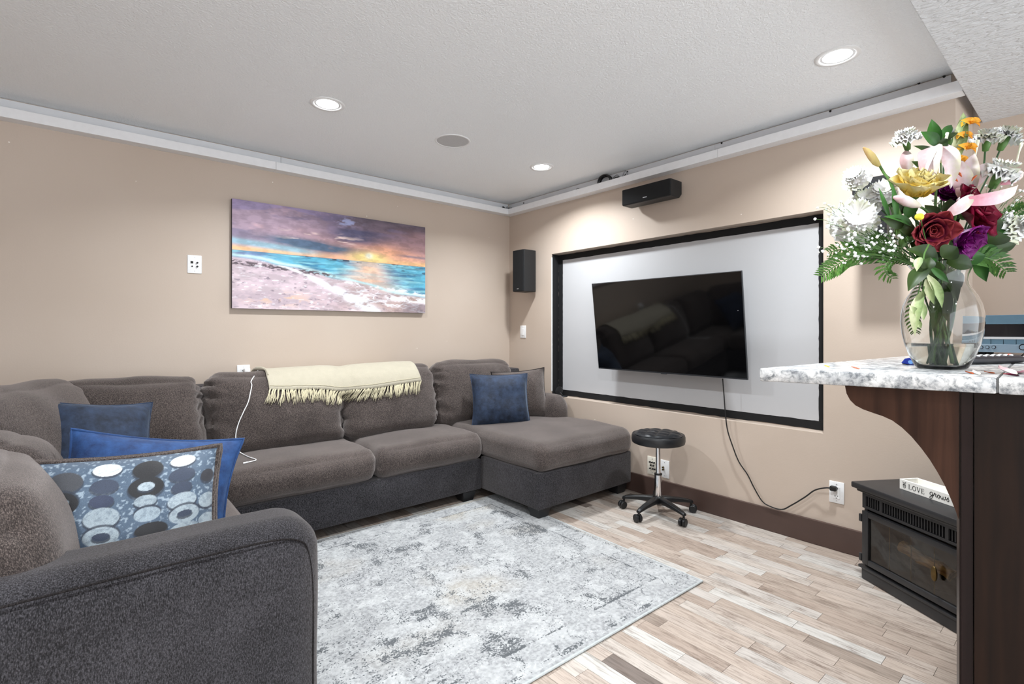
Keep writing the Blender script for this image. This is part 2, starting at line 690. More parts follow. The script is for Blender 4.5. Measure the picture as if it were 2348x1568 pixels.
M = dict(
    wall=wall_mat(),
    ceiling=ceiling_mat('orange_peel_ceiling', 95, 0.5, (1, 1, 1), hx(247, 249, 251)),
    bulkhead=ceiling_mat('knockdown_ceiling_shaded', 60, 1.0, (1.0, 0.45, 1), hx(216, 217, 219)),  # ceiling paint again, darker to put in the shade behind the lamps
    white_paint=simple('white_trim_paint', hx(236, 236, 238), 0.4, var=0.02),
    grey_primer=simple('grey_backboard_paint', hx(226, 227, 230), 0.55, var=0.03, vscale=8),
    brown_paint=simple('brown_baseboard_paint', hx(76, 58, 52), 0.45, var=0.05, vscale=12),
    plank=plank_mat('oak_strip_laminate', False),
    plank_far=plank_mat('oak_strip_laminate_mass', True),
    subfloor=simple('subfloor_brown', hx(96, 80, 68), 0.8, var=0.05),  # brown slab below, seen in the joints between strips
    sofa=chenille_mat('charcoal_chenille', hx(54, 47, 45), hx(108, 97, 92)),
    sofa_shaded=chenille_mat('charcoal_chenille_shaded', hx(33, 32, 34), hx(76, 74, 78), 0.9, 0.2),  # same chenille as sofa, darkened to paint in the backlit arm's shade
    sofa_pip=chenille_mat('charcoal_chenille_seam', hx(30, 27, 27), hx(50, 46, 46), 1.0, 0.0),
    leg=simple('black_sofa_leg', hx(26, 26, 28), 0.45, var=0.1),
    blue=velvet_mat('navy_velvet', hx(15, 25, 42), hx(42, 58, 84)),
    blue2=velvet_mat('royal_blue_velvet', hx(18, 44, 88), hx(40, 80, 136)),
    blanket=simple('cream_woven_throw', hx(178, 170, 151), 0.9, bump=0.6, bscale=260, var=0.03, sheen=0.2),
    fringe=simple('cream_fringe_yarn', hx(204, 195, 166), 0.9, var=0.08, vscale=200),
    white_plastic=simple('white_plastic', hx(240, 240, 240), 0.35, var=0.01),
    ivory=simple('ivory_plastic', hx(236, 230, 216), 0.4, var=0.01),
    black_plastic=simple('black_plastic', hx(17, 18, 20), 0.42, var=0.1),
    black_vinyl=simple('black_speaker_vinyl', hx(25, 26, 28), 0.5, bump=0.2, bscale=500, var=0.12, vscale=90),
    grille_cloth=simple('black_grille_cloth', hx(16, 16, 18), 0.95, bump=0.4, bscale=900, var=0.2, vscale=400),
    slot=simple('dark_socket_hole', hx(16, 14, 13), 0.7, var=0.05),
    chrome=simple('chrome', hx(224, 224, 226), 0.06, metal=1, var=0.01),
    silver=simple('silver_badge', hx(205, 205, 208), 0.3, metal=0.6, var=0.02),
    brass=simple('aged_brass', hx(108, 90, 58), 0.42, metal=1, var=0.15, vscale=90),
    leather=simple('black_leatherette', hx(28, 29, 32), 0.36, bump=0.15, bscale=600, var=0.08),
    screen_white=simple('projection_white', hx(190, 190, 192), 0.6, var=0.01, vscale=3),
    screen_black=simple('flat_black_paint', hx(11, 11, 14), 0.8, var=0.15, vscale=30),
    tv_glass=simple('tv_panel_glass', hx(5, 5, 6), 0.055, var=0.0, spec=0.5),
    tv_bezel=simple('tv_bezel', hx(38, 40, 44), 0.35, var=0.05),
    granite=granite_mat(),
    grout=simple('grey_seam_filler', hx(92, 92, 92), 0.6, var=0.1),
    bar_wood=wood_mat('dark_walnut_stain', hx(18, 10, 7), hx(34, 20, 13), 0.4),
    bar_edge=wood_mat('dark_walnut_edge', hx(24, 17, 17), hx(38, 27, 26), 0.3),
    corbel=wood_mat('walnut_corbel', hx(40, 24, 18), hx(68, 44, 33), 0.35),
    stove=simple('black_stove_enamel', hx(38, 38, 40), 0.42, bump=0.08, bscale=700, var=0.08),
    stove_in=simple('firebox_lining', hx(58, 52, 46), 0.8, var=0.25, vscale=20),
    smoke_glass=glass_mat('smoked_stove_glass', (0.62, 0.60, 0.57, 1), 1.45),
    log=wood_mat('faux_log', hx(110, 74, 40), hx(206, 164, 104), 0.8, (0.15, 1, 1), 60),
    ember=simple('charred_log', hx(44, 38, 34), 0.9, bump=0.6, bscale=90, var=0.4),
    tray=simple('white_painted_tray', hx(238, 235, 228), 0.6, var=0.03, vscale=40),
    ink=simple('black_lettering', hx(22, 22, 22), 0.7, var=0.05),
    lens=emit_mat('lit_lamp_lens', (0.98, 0.99, 1.0, 1), 14.0),
    spk_grille=simple('ceiling_speaker_mesh', hx(206, 205, 205), 0.7, bump=0.8, bscale=700, var=0.1, vscale=500),
    receiver=simple('steel_blue_receiver', hx(82, 108, 124), 0.35, metal=0.35, var=0.04),
    receiver_silver=simple('receiver_silver', hx(126, 144, 158), 0.3, metal=0.5, var=0.04),
    display=simple('black_display_window', hx(16, 15, 20), 0.12, var=0.05),
    remote=simple('navy_black_remote', hx(14, 16, 28), 0.4, var=0.1),
    orange_btn=simple('orange_button', hx(230, 84, 50), 0.5, var=0.02),
    packet=simple('blue_packet', hx(22, 44, 140), 0.3, var=0.1),
    packet_mark=simple('pale_blue_mark', hx(120, 170, 235), 0.4, var=0.02),
    cable_grey=simple('grey_cable', hx(150, 150, 152), 0.5, var=0.05),
    vase=glass_mat('clear_vase_glass', (0.92, 0.92, 0.90, 1), 1.45),
    water=glass_mat('vase_water', (0.90, 0.93, 0.88, 1), 1.33),
    stem=simple('flower_stem', hx(74, 112, 48), 0.5, var=0.25, vscale=40),
    stem_dark=simple('dark_flower_stem', hx(44, 78, 40), 0.5, var=0.25, vscale=40),
    leaf=petal_mat('leaf_green', [(0, hx(26, 64, 22)), (1, hx(58, 108, 42))], 0.4),
    leaf_dark=petal_mat('leaf_dark_green', [(0, hx(22, 42, 14)), (1, hx(52, 74, 28))], 0.45),
    leaf_pale=petal_mat('leaf_pale_backed', [(0, hx(96, 124, 70)), (0.5, hx(168, 184, 132)), (1, hx(204, 210, 170))], 0.5, 120),
    fern=petal_mat('fern_green', [(0, hx(34, 72, 24)), (1, hx(74, 118, 44))], 0.45),
    rose_yellow=petal_mat('yellow_rose_petal', [(0, hx(216, 176, 56)), (0.5, hx(234, 208, 110)), (1, hx(240, 228, 170))], 0.5),
    rose_red=petal_mat('crimson_rose_petal', [(0, hx(76, 4, 30)), (1, hx(124, 12, 48))], 0.5),
    rose_rust=petal_mat('faded_red_rose_petal', [(0, hx(58, 4, 44)), (0.5, hx(98, 10, 52)), (1, hx(142, 46, 54))], 0.6),
    rose_purple=petal_mat('purple_rose_petal', [(0, hx(62, 6, 62)), (1, hx(112, 12, 104))], 0.5),
    white_petal=petal_mat('white_petal', [(0, hx(214, 220, 186)), (0.35, hx(232, 232, 228)), (1, hx(236, 236, 234))], 0.6),
    lily=petal_mat('pale_pink_lily_petal', [(0, hx(208, 206, 178)), (0.4, hx(226, 214, 218)), (1, hx(212, 178, 180))], 0.5, 90),
    lily_pink=petal_mat('rose_pink_lily_petal', [(0, hx(238, 226, 216)), (0.5, hx(228, 176, 190)), (1, hx(216, 148, 164))], 0.5, 90),
    orange=petal_mat('dried_orange_petal', [(0, hx(206, 128, 24)), (1, hx(244, 186, 60))], 0.6),
    bud=petal_mat('tan_lily_bud', [(0, hx(176, 160, 96)), (0.5, hx(206, 184, 122)), (1, hx(190, 158, 106))], 0.6),
    gyp=simple('babys_breath_white', hx(250, 250, 250), 0.7, var=0.02),
    pistil=simple('pale_pistil', hx(236, 240, 214), 0.6, var=0.05),
    dry=simple('rust_dried_petal', hx(178, 84, 40), 0.7, var=0.3, vscale=60),
)

# ------------------------------------------------------------------ room shell
X0, Y0, X1, YE = 3.15, 3.753, 3.62, 0.463     # right wall, picture wall, set-back wall, end of the right wall
CEIL, SOFFIT, YS = 2.424, 2.30, 0.425
XL, YB = -2.9, -2.6                            # the room runs on behind the camera

floor = mk('floor', boxes((XL, YB, -0.06, X1 + 0.1, Y0 + 0.1, -0.012)), M['subfloor'])
tag(floor, kind='structure')

# 3-strip laminate: every strip near enough to be seen is a part of its own
rng = random.Random(5)
SW = 0.0685
near, far = [], []
ix = 0
x = -2.88
while x < X1 + 0.05:
    y = YB + rng.uniform(-0.4, 0)
    while y < Y0 + 0.02:
        ln = rng.choice([0.24, 0.3, 0.36, 0.42, 0.48, 0.56])
        y1 = min(y + ln, Y0 + 0.02)
        if y1 > YB:
            cx, cy = x + SW / 2, (max(y, YB) + y1) / 2
            vis = (1.02 < cx < 3.14 and 0.12 < cy < 3.02 and not (cx < 2.16 and 1.5 < cy < 2.72)
                   and (cy > -0.0 + (cx - 0.9) * 0.1))
            vis = vis and not (cx < 1.9 and cy < 0.35) and not (cx > 2.3 and cy > 2.55)
            (near if vis else far).append((x, max(y, YB), x + SW, y1))
        y = y1
    x += SW
near.sort(key=lambda b: math.hypot(b[0], b[1]))
far += near[296:]
near = near[:296]
GAP = 0.0006
plank_mesh = {}
for b in near:
    w, l = b[2] - b[0], b[3] - b[1]
    key = round(l, 3)
    cx, cy = (b[0] + b[2]) / 2, (b[1] + b[3]) / 2
    if key not in plank_mesh:
        o = mk('plank', boxes((cx - w / 2 + GAP, cy - l / 2 + GAP, -0.012, cx + w / 2 - GAP, cy + l / 2 - GAP, 0)),
               M['plank'], floor, 'world')
        plank_mesh[key] = o.data
    else:
        o = bpy.data.objects.new('plank', plank_mesh[key])
        COL.objects.link(o)
        o.parent = floor
        o.location = (cx - floor.location.x, cy - floor.location.y, -0.006 - floor.location.z)
bm = boxes(*[(b[0] + GAP, b[1] + GAP, -0.012, b[2] - GAP, b[3] - GAP, 0) for b in far])
cols = np.repeat(np.random.RandomState(3).rand(len(far)), 8)
o = mk('plank_run', bm, M['plank_far'], floor, 'world', col=np.stack([cols, cols, cols, np.ones_like(cols)], 1))
tag(o, kind='stuff')

# ceiling with the dropped bulkhead overhead
ceil = mk('ceiling', boxes((XL, YS + 0.02, CEIL, X1 + 0.1, Y0 + 0.1, CEIL + 0.08)), M['ceiling'])
tag(ceil, kind='structure')
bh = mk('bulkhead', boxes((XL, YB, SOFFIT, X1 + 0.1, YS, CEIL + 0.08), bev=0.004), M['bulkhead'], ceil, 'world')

wl = mk('wall_left', boxes((XL, Y0, 0, X1 + 0.1, Y0 + 0.1, CEIL)), M['wall'])
tag(wl, kind='structure')
# right wall, built round the recess that holds the projection screen
RY0, RY1, RZ0, RZ1, RD = 1.0235, 3.172, 0.627, 1.8775, 0.09
wr = mk('wall_right', boxes((X0, YE, 0, X1 + .1, RY0, CEIL), (X0, RY1, 0, X1 + .1, Y0, CEIL),
                            (X0, RY0, 0, X1 + .1, RY1, RZ0), (X0, RY0, RZ1, X1 + .1, RY1, CEIL),
                            (X0 + RD, RY0, RZ0, X1 + .1, RY1, RZ1)), M['wall'])
tag(wr, kind='structure')
o = mk('corner_bead', boxes((X0 - 0.002, RY1 - 0.004, RZ0 + 0.04, X0 + 0.006, RY1 + 0.004, RZ1 - 0.03)), M['white_plastic'], wr, 'world')
tag(o, 'white corner bead at the left edge of the recess')
wf = mk('wall_unseen', boxes((XL - 0.1, YB, 0, XL, Y0, CEIL)), M['wall'])  # unseen wall, added to keep world light off the left side
tag(wf, kind='structure')
ws = mk('wall_setback', boxes((X1, YB, 0, X1 + 0.1, YE, CEIL)), M['wall'])
tag(ws, kind='structure')

bb = mk('baseboard_right', boxes((X0 - 0.018, YE - 0.018, 0.001, X0, Y0 - .001, 0.136), bev=0.002), M['brown_paint'])
tag(bb, kind='structure')
bb = mk('baseboard_left', boxes((XL, Y0 - 0.018, 0.001, X0 - .02, Y0, 0.136), bev=0.002), M['brown_paint'])
tag(bb, kind='structure')

# open cable tray / cove under the ceiling: ledge, face board, board behind with its screws
TZ, TH, TD = 2.305, 0.053, 0.076


def cove(n, axis, a0, a1, joints, screws):
    root = bpy.data.objects.new('trim_%d' % n, None)
    COL.objects.link(root)
    tag(root, kind='structure')
    root.location = (0, Y0, TZ) if axis == 'x' else (X0, 0, TZ)

    def bx(u0, d0, z0, u1, d1, z1):     # d measured out from the wall
        return (u0, Y0 - d1, z0, u1, Y0 - d0, z1) if axis == 'x' else (X0 - d1, u0, z0, X0 - d0, u1, z1)
    e = [a0] + joints + [a1]
    for i in range(len(e) - 1):
        g = 0.0008
        mk('face_board', boxes(bx(e[i] + g, TD - 0.012, TZ, e[i + 1] - g, TD, TZ + TH), bev=0.0012), M['white_paint'], root, 'world')
        mk('ledge_board', boxes(bx(e[i] + g, 0.0, TZ, e[i + 1] - g, TD - 0.0125, TZ + 0.012)), M['white_paint'], root, 'world')
        mk('back_board', boxes(bx(e[i] + 0.05 + g, 0.0, TZ + 0.0125, e[i + 1] + .05 - g, 0.010, CEIL - 0.006)), M['grey_primer'], root, 'world')
    for s in screws:
        if axis == 'x':
            bm = lathe([(0.0001, 0.0), (0.006, 0.0), (0.006, 0.003), (0.0001, 0.003)], 10)
            bmesh.ops.transform(bm, matrix=Matrix.Translation((s[0], Y0 - 0.010, s[1])) @ Matrix.Rotation(R(90), 4, 'X'), verts=bm.verts)
        else:
            bm = lathe([(0.0001, 0.0), (0.006, 0.0), (0.006, 0.003), (0.0001, 0.003)], 10)
            bmesh.ops.transform(bm, matrix=Matrix.Translation((X0 - 0.010, s[0], s[1])) @ Matrix.Rotation(R(-90), 4, 'Y'), verts=bm.verts)
        mk('screw', bm, M['slot'], root, 'world')
    return root


jx = at(633, 380, Y=Y0 - TD).x
cove(1, 'x', XL, X0 - TD, [jx], [])
jy = at(1645, 340, X=X0 - TD).y
scr = [at(px, py, X=X0 - 0.01) for px, py in ((1201, 465.5), (1439, 393.5), (1904, 255), (2107, 191), (2165, 175.5), (1655, 328))]
cove(2, 'y', YS + 0.002, Y0 - 0.012, [jy], [(p.y, p.z) for p in scr])

# ------------------------------------------------------------------ recessed lamps and ceiling speaker
lamp_proto = None


def lamp(x, y, z, label):
    global lamp_proto
    if lamp_proto is None:
        t = thing('recessed_light', label, 'ceiling light', (x, y, z), 0, 'recessed ceiling lights')
        lens = [(0.0005, 0.0), (0.03, -0.001), (0.05, -0.0005), (0.066, 0.0015)]
        mk('trim_ring', lathe([(0.066, 0.012), (0.067, 0.0), (0.072, -0.004), (0.088, -0.003), (0.0895, 0.0), (0.088, 0.002)], 48), M['white_plastic'], t, smooth=True)
        mk('lens', lathe([(0.0003, 0.0), (0.04, -0.002), (0.0655, 0.001), (0.0655, 0.006), (0.0003, 0.006)], 40), M['lens'], t, smooth=True)
        ld = bpy.data.lights.new('lamp_glow', 'AREA')
        ld.shape = 'DISK'
        ld.size = 0.13
        ld.energy = LAMP_W
        ld.color = (0.915, 0.965, 1.0)
        ld.spread = R(142)
        lo = bpy.data.objects.new('lamp_glow', ld)
        COL.objects.link(lo)
        lo.parent = t
        lo.location = (0, 0, -0.006)
        lamp_proto = t
        return t
    t = copy_tree(lamp_proto)
    t.location = (x, y, z)
    t['label'] = label
    return t


def on_ceiling(px, py):
    p = at(px, py, Z=CEIL)
    return p.x, p.y


a = on_ceiling(751, 239)
b = on_ceiling(1242, 383)
c = on_ceiling(1920, 129)
lamp(*a, CEIL, 'lit round recessed ceiling light above the beach picture wall')
lamp(*b, CEIL, 'lit round recessed ceiling light nearest the far corner of the room')
lamp(*c, CEIL, 'lit round recessed ceiling light nearest the bulkhead and flowers')
for x, y, z, lb in ((a[0], c[1], CEIL, 'recessed ceiling light above the near sofa arm, above the camera'),
                    (-0.75, c[1], CEIL, 'added fill lamp in the ceiling behind the near sofa arm'),  # this lamp and the two below are unseen, added as fill
                    (0.6, -1.2, SOFFIT, 'added fill lamp in the bulkhead behind the bar'),
                    (-1.2, -1.2, SOFFIT, 'added fill lamp in the bulkhead at the rear of the room')):
    lamp(x, y, z, lb)

p = at(1038, 323, Z=CEIL)
t = thing('ceiling_speaker', 'round white in-ceiling speaker with perforated cover, unlit, between the lights', 'ceiling speaker', (p.x, p.y, CEIL))
mk('rim', lathe([(0.101, 0.0), (0.103, -0.005), (0.112, -0.004), (0.114, 0.0)], 48), M['white_plastic'], t, smooth=True)
mk('mesh_cover', lathe([(0.0003, -0.003), (0.101, -0.0025), (0.101, 0.0), (0.0003, 0.0)], 48), M['spk_grille'], t, smooth='auto')

# ------------------------------------------------------------------ projection screen in the recess
t = thing('projection_screen', 'white projection screen with flat black border painted in the wall recess', 'projection screen', (X0 + RD, (RY0 + RY1) / 2, RZ0))
B = 0.052
xs = X0 + RD
mk('screen_surface', boxes((xs - 0.003, RY0 + B, RZ0 + B, xs, RY1 - B, RZ1 - B)), M['screen_white'], t, 'world')


def border(y0, z0, y1, z1, along):
    """painted band with a slightly ragged brush edge"""
    pts = []
    rg = random.Random(int(y0 * 1000 + z1 * 77))
    n = 60
    if along == 'y':
        for i in range(n + 1):
            pts.append((y0 + (y1 - y0) * i / n, z0 + (rg.uniform(-.002, .002) if 0 < i < n else 0)))
        for i in range(n, -1, -1):
            pts.append((y0 + (y1 - y0) * i / n, z1 + (rg.uniform(-.002, .002) if 0 < i < n else 0)))
    else:
        for i in range(n + 1):
            pts.append((y0 + (rg.uniform(-.0015, .0015) if 0 < i < n else 0), z0 + (z1 - z0) * i / n))
        for i in range(n, -1, -1):
            pts.append((y1 + (rg.uniform(-.0015, .0015) if 0 < i < n else 0), z0 + (z1 - z0) * i / n))
    return prism(pts, 'x', xs - 0.0036, xs - 0.0002)


mk('border_band', border(RY0 + .001, RZ0 + .003, RY1 - .001, RZ0 + B, 'y'), M['screen_black'], t, 'world')
mk('border_band', border(RY0 + .001, RZ1 - B, RY1 - .001, RZ1 - .003, 'y'), M['screen_black'], t, 'world')
mk('border_band', border(RY0 + .002, RZ0 + B, RY0 + B, RZ1 - B, 'z'), M['screen_black'], t, 'world')
mk('border_band', border(RY1 - B, RZ0 + B, RY1 - .002, RZ1 - B, 'z'), M['screen_black'], t, 'world')
o = mk('side_band', boxes((X0 + 0.006, RY1 - 0.002, RZ0 + 0.01, xs - 0.004, RY1 - .0002, RZ1 - .002)), M['screen_black'], t, 'world')
tag(o, 'black painted side of the recess')

# ------------------------------------------------------------------ television
tl, tr, brp, bl = at(1357, 652, X=3.005), at(1700, 618, X=3.005), at(1714, 867, X=3.09), at(1373, 848, X=3.09)
cen = (tl + tr + brp + bl) / 4
ey = ((tl + bl) - (tr + brp)).normalized()          # local X: towards the picture's left
ez = ((tl + tr) - (bl + brp)).normalized()
ex = ez.cross(ey).normalized() * -1
ey = ex.cross(ez).normalized() * -1
W, H = ((tl + bl) - (tr + brp)).length / 2, ((tl + tr) - (bl + brp)).length / 2
rx = (ey.cross(ez))
rot = Matrix((ey, ez.cross(ey), ez)).transposed()
t = thing('television', 'flat black television tilted down on the white projection screen', 'television')
t.matrix_basis = Matrix.Translation(cen) @ rot.to_4x4()
back = 1 if (rot @ Vector((0, 1, 0))).x > 0 else -1   # local Y sign that points to the wall


def tv(b, **k):
    x0, y0, z0, x1, y1, z1 = b
    y0, y1 = sorted((y0 * back, y1 * back))
    return boxes((x0, y0, z0, x1, y1, z1), **k)


w, h = W / 2, H / 2
mk('screen', tv((-w + .004, 0.0006, -h + .010, w - .004, 0.004, h - .004)), M['tv_glass'], t)
mk('bezel', boxes(*[(a0, min(b0 * back, b1 * back), c0, a1, max(b0 * back, b1 * back), c1) for a0, b0, c0, a1, b1, c1 in
                    ((-w, 0, -h, w, .012, -h + .009), (-w, 0, h - .0035, w, .012, h), (-w, 0, -h + .009, -w + .0035, .012, h - .0035),
                     (w - .0035, 0, -h + .009, w, .012, h - .0035))]), M['tv_bezel'], t)
mk('housing', tv((-w + .004, .0042, -h + .004, w - .004, .026, h - .004), bev=.004), M['black_plastic'], t)
mk('logo_tab', tv((-.022, -.002, -h - .005, .022, .008, -h + .001), bev=.001), M['tv_bezel'], t)
mk('indicator', lathe([(.0002, -.001), (.0028, -.001), (.0028, .001), (.0002, .001)], 10, (-w * .94, -.0004 * back, h * .28)), M['silver'], t)
mk('wall_mount', tv((-.14, .0265, -.12, .14, .045, .1)), M['black_plastic'], t)
o = mk('mount_arm', boxes((3.10, cen.y - .10, cen.z - .09, xs - .0045, cen.y + .10, cen.z + .07)), M['black_plastic'], t, 'world')

# power cord of the television
px = [(1657, 868), (1660, 905), (1663, 945), (1668, 985), (1679, 1020), (1694, 1058), (1714, 1088), (1729, 1118), (1747, 1148), (1764, 1160), (1792, 1168), (1815, 1158), (1845, 1140), (1868, 1124), (1890, 1118.5), (1908, 1119)]
pts = [Vector((3.12, *at(px[0][0], px[0][1], X=3.12).yz))] + [at(a, b, X=3.125) for a, b in px[1:-2]] + [at(1892, 1118.5, X=3.11), at(1908, 1119.5, X=3.112)]
cord = tube('power_cord', pts, 0.0038, M['black_plastic'], seg=8)
tag(cord, 'thin black power cord dangling from the television to the wall outlet', 'cord')
pp = at(1913, 1120, X=3.125)
mk('plug', boxes((3.108, pp.y - .012, pp.z - .013, 3.138, pp.y + .020, pp.z + .013), bev=.006), M['black_plastic'], cord, 'world', smooth='auto')

# ------------------------------------------------------------------ wall plates


def plate(name, label, cat, pos, wall, mat, w=0.072, h=0.116, dark_side=None):
    """cover plate with bevelled edge and two screws; local: X across, Z up, -Y out of the wall"""
    rz = 0 if wall == 'left' else -math.pi / 2
    t = thing(name, label, cat, pos, rz)
    mk('cover_plate', boxes((-w / 2, -.006, -h / 2, w / 2, 0, h / 2), bev=.0022), M[mat], t, smooth='auto')
    for s in (-1, 1):
        bm = lathe([(.0002, 0), (.0032, 0), (.0032, .0012), (.0002, .0015)], 12)
        bmesh.ops.transform(bm, matrix=Matrix.Translation((0, -.006, s * h * .38)) @ Matrix.Rotation(R(90), 4, 'X'), verts=bm.verts)
        mk('screw', bm, M['silver'], t)
    return t


def peg(t, name, x, z, r, mat, depth=.004, seg=14):
    bm = lathe([(.0002, 0), (r, 0), (r, depth), (.0002, depth)], seg)
    bmesh.ops.transform(bm, matrix=Matrix.Translation((x, -.006, z)) @ Matrix.Rotation(R(90), 4, 'X'), verts=bm.verts)
    return mk(name, bm, M[mat], t)


def duplex(t, zs=(.021, -.021), mat='white_plastic'):
    mk('socket_face', boxes((-.0165, -.0085, -.033, .0165, -.0055, .033), bev=.001), M[mat], t)
    for z in zs:
        for dx, hh in ((-.0062, .0045), (.0062, .0036)):
            mk('slot', boxes((dx - .0012, -.0092, z + .002 - hh, dx + .0012, -.0083, z + .002 + hh)), M['slot'], t)
        mk('slot', boxes((-.0022, -.0092, z - .0105, .0022, -.0083, z - .0065)), M['slot'], t)


p = at(1919, 1128.5, X=X0)
t = plate('wall_outlet', 'white duplex outlet with the black television cord plugged in', 'outlet', p, 'right', 'white_plastic', h=.118)
duplex(t)
p = at(1497, 1067.5, X=X0)
t = plate('jack_plate', 'ivory plate of six speaker jacks, left one behind the stool', 'wall plate', p, 'right', 'ivory', w=.086, h=.13)
for i, z in enumerate((.026, .004, -.020)):
    for x in ((-.018, 0, .018), (-.01, .012), (-.016, .006, .022))[i]:
        peg(t, 'jack', x, z, .0052, 'slot', .012)
p = at(1525, 1075, X=X0)
t = plate('coaxial_plate', 'white plate with a brass coaxial jack, right one behind the stool', 'wall plate', p, 'right', 'white_plastic', h=.125)
peg(t, 'jack', -.008, .012, .006, 'brass', .014)
peg(t, 'jack', -.008, -.004, .006, 'brass', .014)
p = at(1200, 760.5, X=X0)
t = plate('light_switch', 'white rocker light switch below the corner speaker', 'switch', p, 'right', 'white_plastic', w=.078)
mk('rocker', boxes((-.016, -.0095, -.033, .016, -.0055, .033), bev=.0015), M['white_plastic'], t)
p = at(446, 606, Y=Y0)
t = plate('media_plate', 'white media jack plate left of the beach picture', 'wall plate', p, 'left', 'white_plastic', w=.078, h=.115)
mk('network_jack', boxes((-.022, -.0075, .004, -.008, -.0055, .018)), M['slot'], t)
peg(t, 'jack', -.014, -.014, .0042, 'slot')
for z in (.010, -.014):
    peg(t, 'binding_post', .014, z, .0055, 'slot', .010)
p = at(558, 857, Y=Y0)
t = plate('wall_outlet', 'white outlet on the picture wall behind the sofa and throw', 'outlet', p, 'left', 'white_plastic', w=.078, h=.12)
duplex(t)
charger_at = at(566, 850, Y=Y0 - 0.02)

# ------------------------------------------------------------------ loudspeakers
def upright_speaker(yc, z0, z1, label, w=.145, d=.155, off=.025):
    t = thing('wall_speaker', label, 'speaker', (X0 - off - d, yc, z0), 0, 'wall speakers')
    h = z1 - z0
    mk('cabinet', boxes((.012, -w / 2, 0, d, w / 2, h), bev=.004), M['black_vinyl'], t)
    o = mk('grille', boxes((0, -w / 2 + .002, .002, .0118, w / 2 - .002, h - .002), bev=.004), M['grille_cloth'], t)
    b = mk('badge', boxes((-.0015, -.012, .022, .0005, .012, .027), bev=.0005), M['silver'], t)
    mk('bracket', boxes((d, -.03, h * .4, d + off, .03, h * .65), bev=.003), M['black_plastic'], t)
    return t


upright_speaker(3.422, 1.553, 1.928, 'black upright speaker on the wall in the far corner above the light switch')
upright_speaker(.765, 1.57, 1.965, 'black upright speaker on the wall half hidden behind the white flowers')
# centre speaker: long, low box with a chamfered underside, hung under the cove
t = thing('center_speaker', 'long black center speaker on the wall above the projection screen', 'speaker', (3.065, 2.081, 2.107))
L, hh = .394, .116
mk('cabinet', prism([(-.075, .0), (-.075, hh), (.06, hh), (.06, .03), (.03, .0)], 'y', -L / 2, L / 2, .003), M['black_vinyl'], t)
mk('grille', boxes((-.0868, -L / 2 + .002, .002, -.0755, L / 2 - .002, hh - .002), bev=.004), M['grille_cloth'], t)
mk('badge', boxes((-.0885, -.016, .022, -.0868, .016, .028), bev=.0004), M['silver'], t)
mk('bracket', boxes((.06, -.05, .05, .085, .05, .1)), M['black_plastic'], t)

# ------------------------------------------------------------------ cables lying in the cove
yb = at(1385, 410, X=X0 - .05).y
t = thing('cable_coil', 'black coiled cable bundle resting in the ceiling cove above the center speaker', 'cable', (X0 - .04, yb, TZ + .013))
pts = []
for i in range(70):
    a = i / 69 * 2 * math.pi * 4.3
    rr = .046 + .006 * math.sin(a * .37)
    pts.append((.0 + .017 * math.sin(a * .21), rr * math.cos(a) * 1.2, .052 + rr * math.sin(a) * .92))
tube('coil', pts, .0048, M['black_plastic'], t, 6, 3)
tube('loose_end', [(.01, -.06, .06), (0, -.12, .075), (-.006, -.16, .03), (-.005, -.20, .088), (-.003, -.235, .02), (0, -.28, .01)], .004, M['cable_grey'], t, 6)
tube('loose_end', [(.01, -.05, .03), (-.01, -.11, .055), (-.012, -.17, .04), (-.01, -.2, .012)], .0042, M['black_plastic'], t, 6)
p = at(1431, 399, X=X0 - .03)
o = tube('speaker_wire', [(X0 - .02, p.y + .035, TZ + .013), (X0 - .022, p.y + .012, TZ + .05), (X0 - .02, p.y - .005, TZ + .085), (X0 - .016, p.y + .01, TZ + .06), (X0 - .02, p.y + .012, TZ + .014)], .0035, M['black_plastic'], seg=6)
tag(o, 'short black wire looped up in the cove right of the cable coil', 'cable')
p = at(1325, 431, X=X0 - .03)
o = tube('speaker_wire', [(X0 - .03, p.y + .03, TZ + .013), (X0 - .03, p.y + .02, TZ + .07), (X0 - .03, p.y - .01, TZ + .072), (X0 - .03, p.y - .03, TZ + .05)], .0028, M['cable_grey'], seg=6)
tag(o, 'thin grey wire loop in the cove left of the cable coil', 'cable')
t = thing('wire_tangle', 'dark tangle of wires in the cove at the room corner', 'cable', (X0 - .04, Y0 - .04, TZ + .013))
rg = random.Random(4)
for k in range(4):
    pts = [(rg.uniform(-.10, .015) if k % 2 else rg.uniform(-.03, .015), rg.uniform(-.03, .012) if k % 2 else rg.uniform(-.07, .012), rg.uniform(.004, .07)) for _ in range(6)]
    tube('wire', pts, .0042, M['black_plastic' if k != 1 else 'cable_grey'], t, 6)
o = mk('junction', boxes((-.03, -.02, .006, .022, .018, .06), bev=.004), M['black_plastic'], t)

# small black clip stand left on the sill of the recess
p = at(1283, 893, X=X0 + .012)
t = thing('clip_stand', 'small black round clip stand left on the sill at the screen corner', 'gadget', (X0 + .035, RY1 - .075, RZ0))
mk('base', lathe([(.0003, 0), (.034, 0), (.037, .004), (.034, .009), (.0003, .010)], 24, (-.012, -.045, .0005)), M['black_plastic'], t, smooth='auto')
bm = lathe([(.0003, -.006), (.036, -.006), (.040, 0), (.036, .006), (.0003, .006)], 28)
bmesh.ops.transform(bm, matrix=Matrix.Translation((.005, .022, .045)) @ Matrix.Rotation(R(-72), 4, 'Y') @ Matrix.Rotation(R(12), 4, 'X'), verts=bm.verts)
mk('disc', bm, M['black_plastic'], t, smooth='auto')
tube('hinge', [(-.006, -.03, .008), (.0, -.01, .02), (.004, .012, .035)], .006, M['black_plastic'], t, 8)

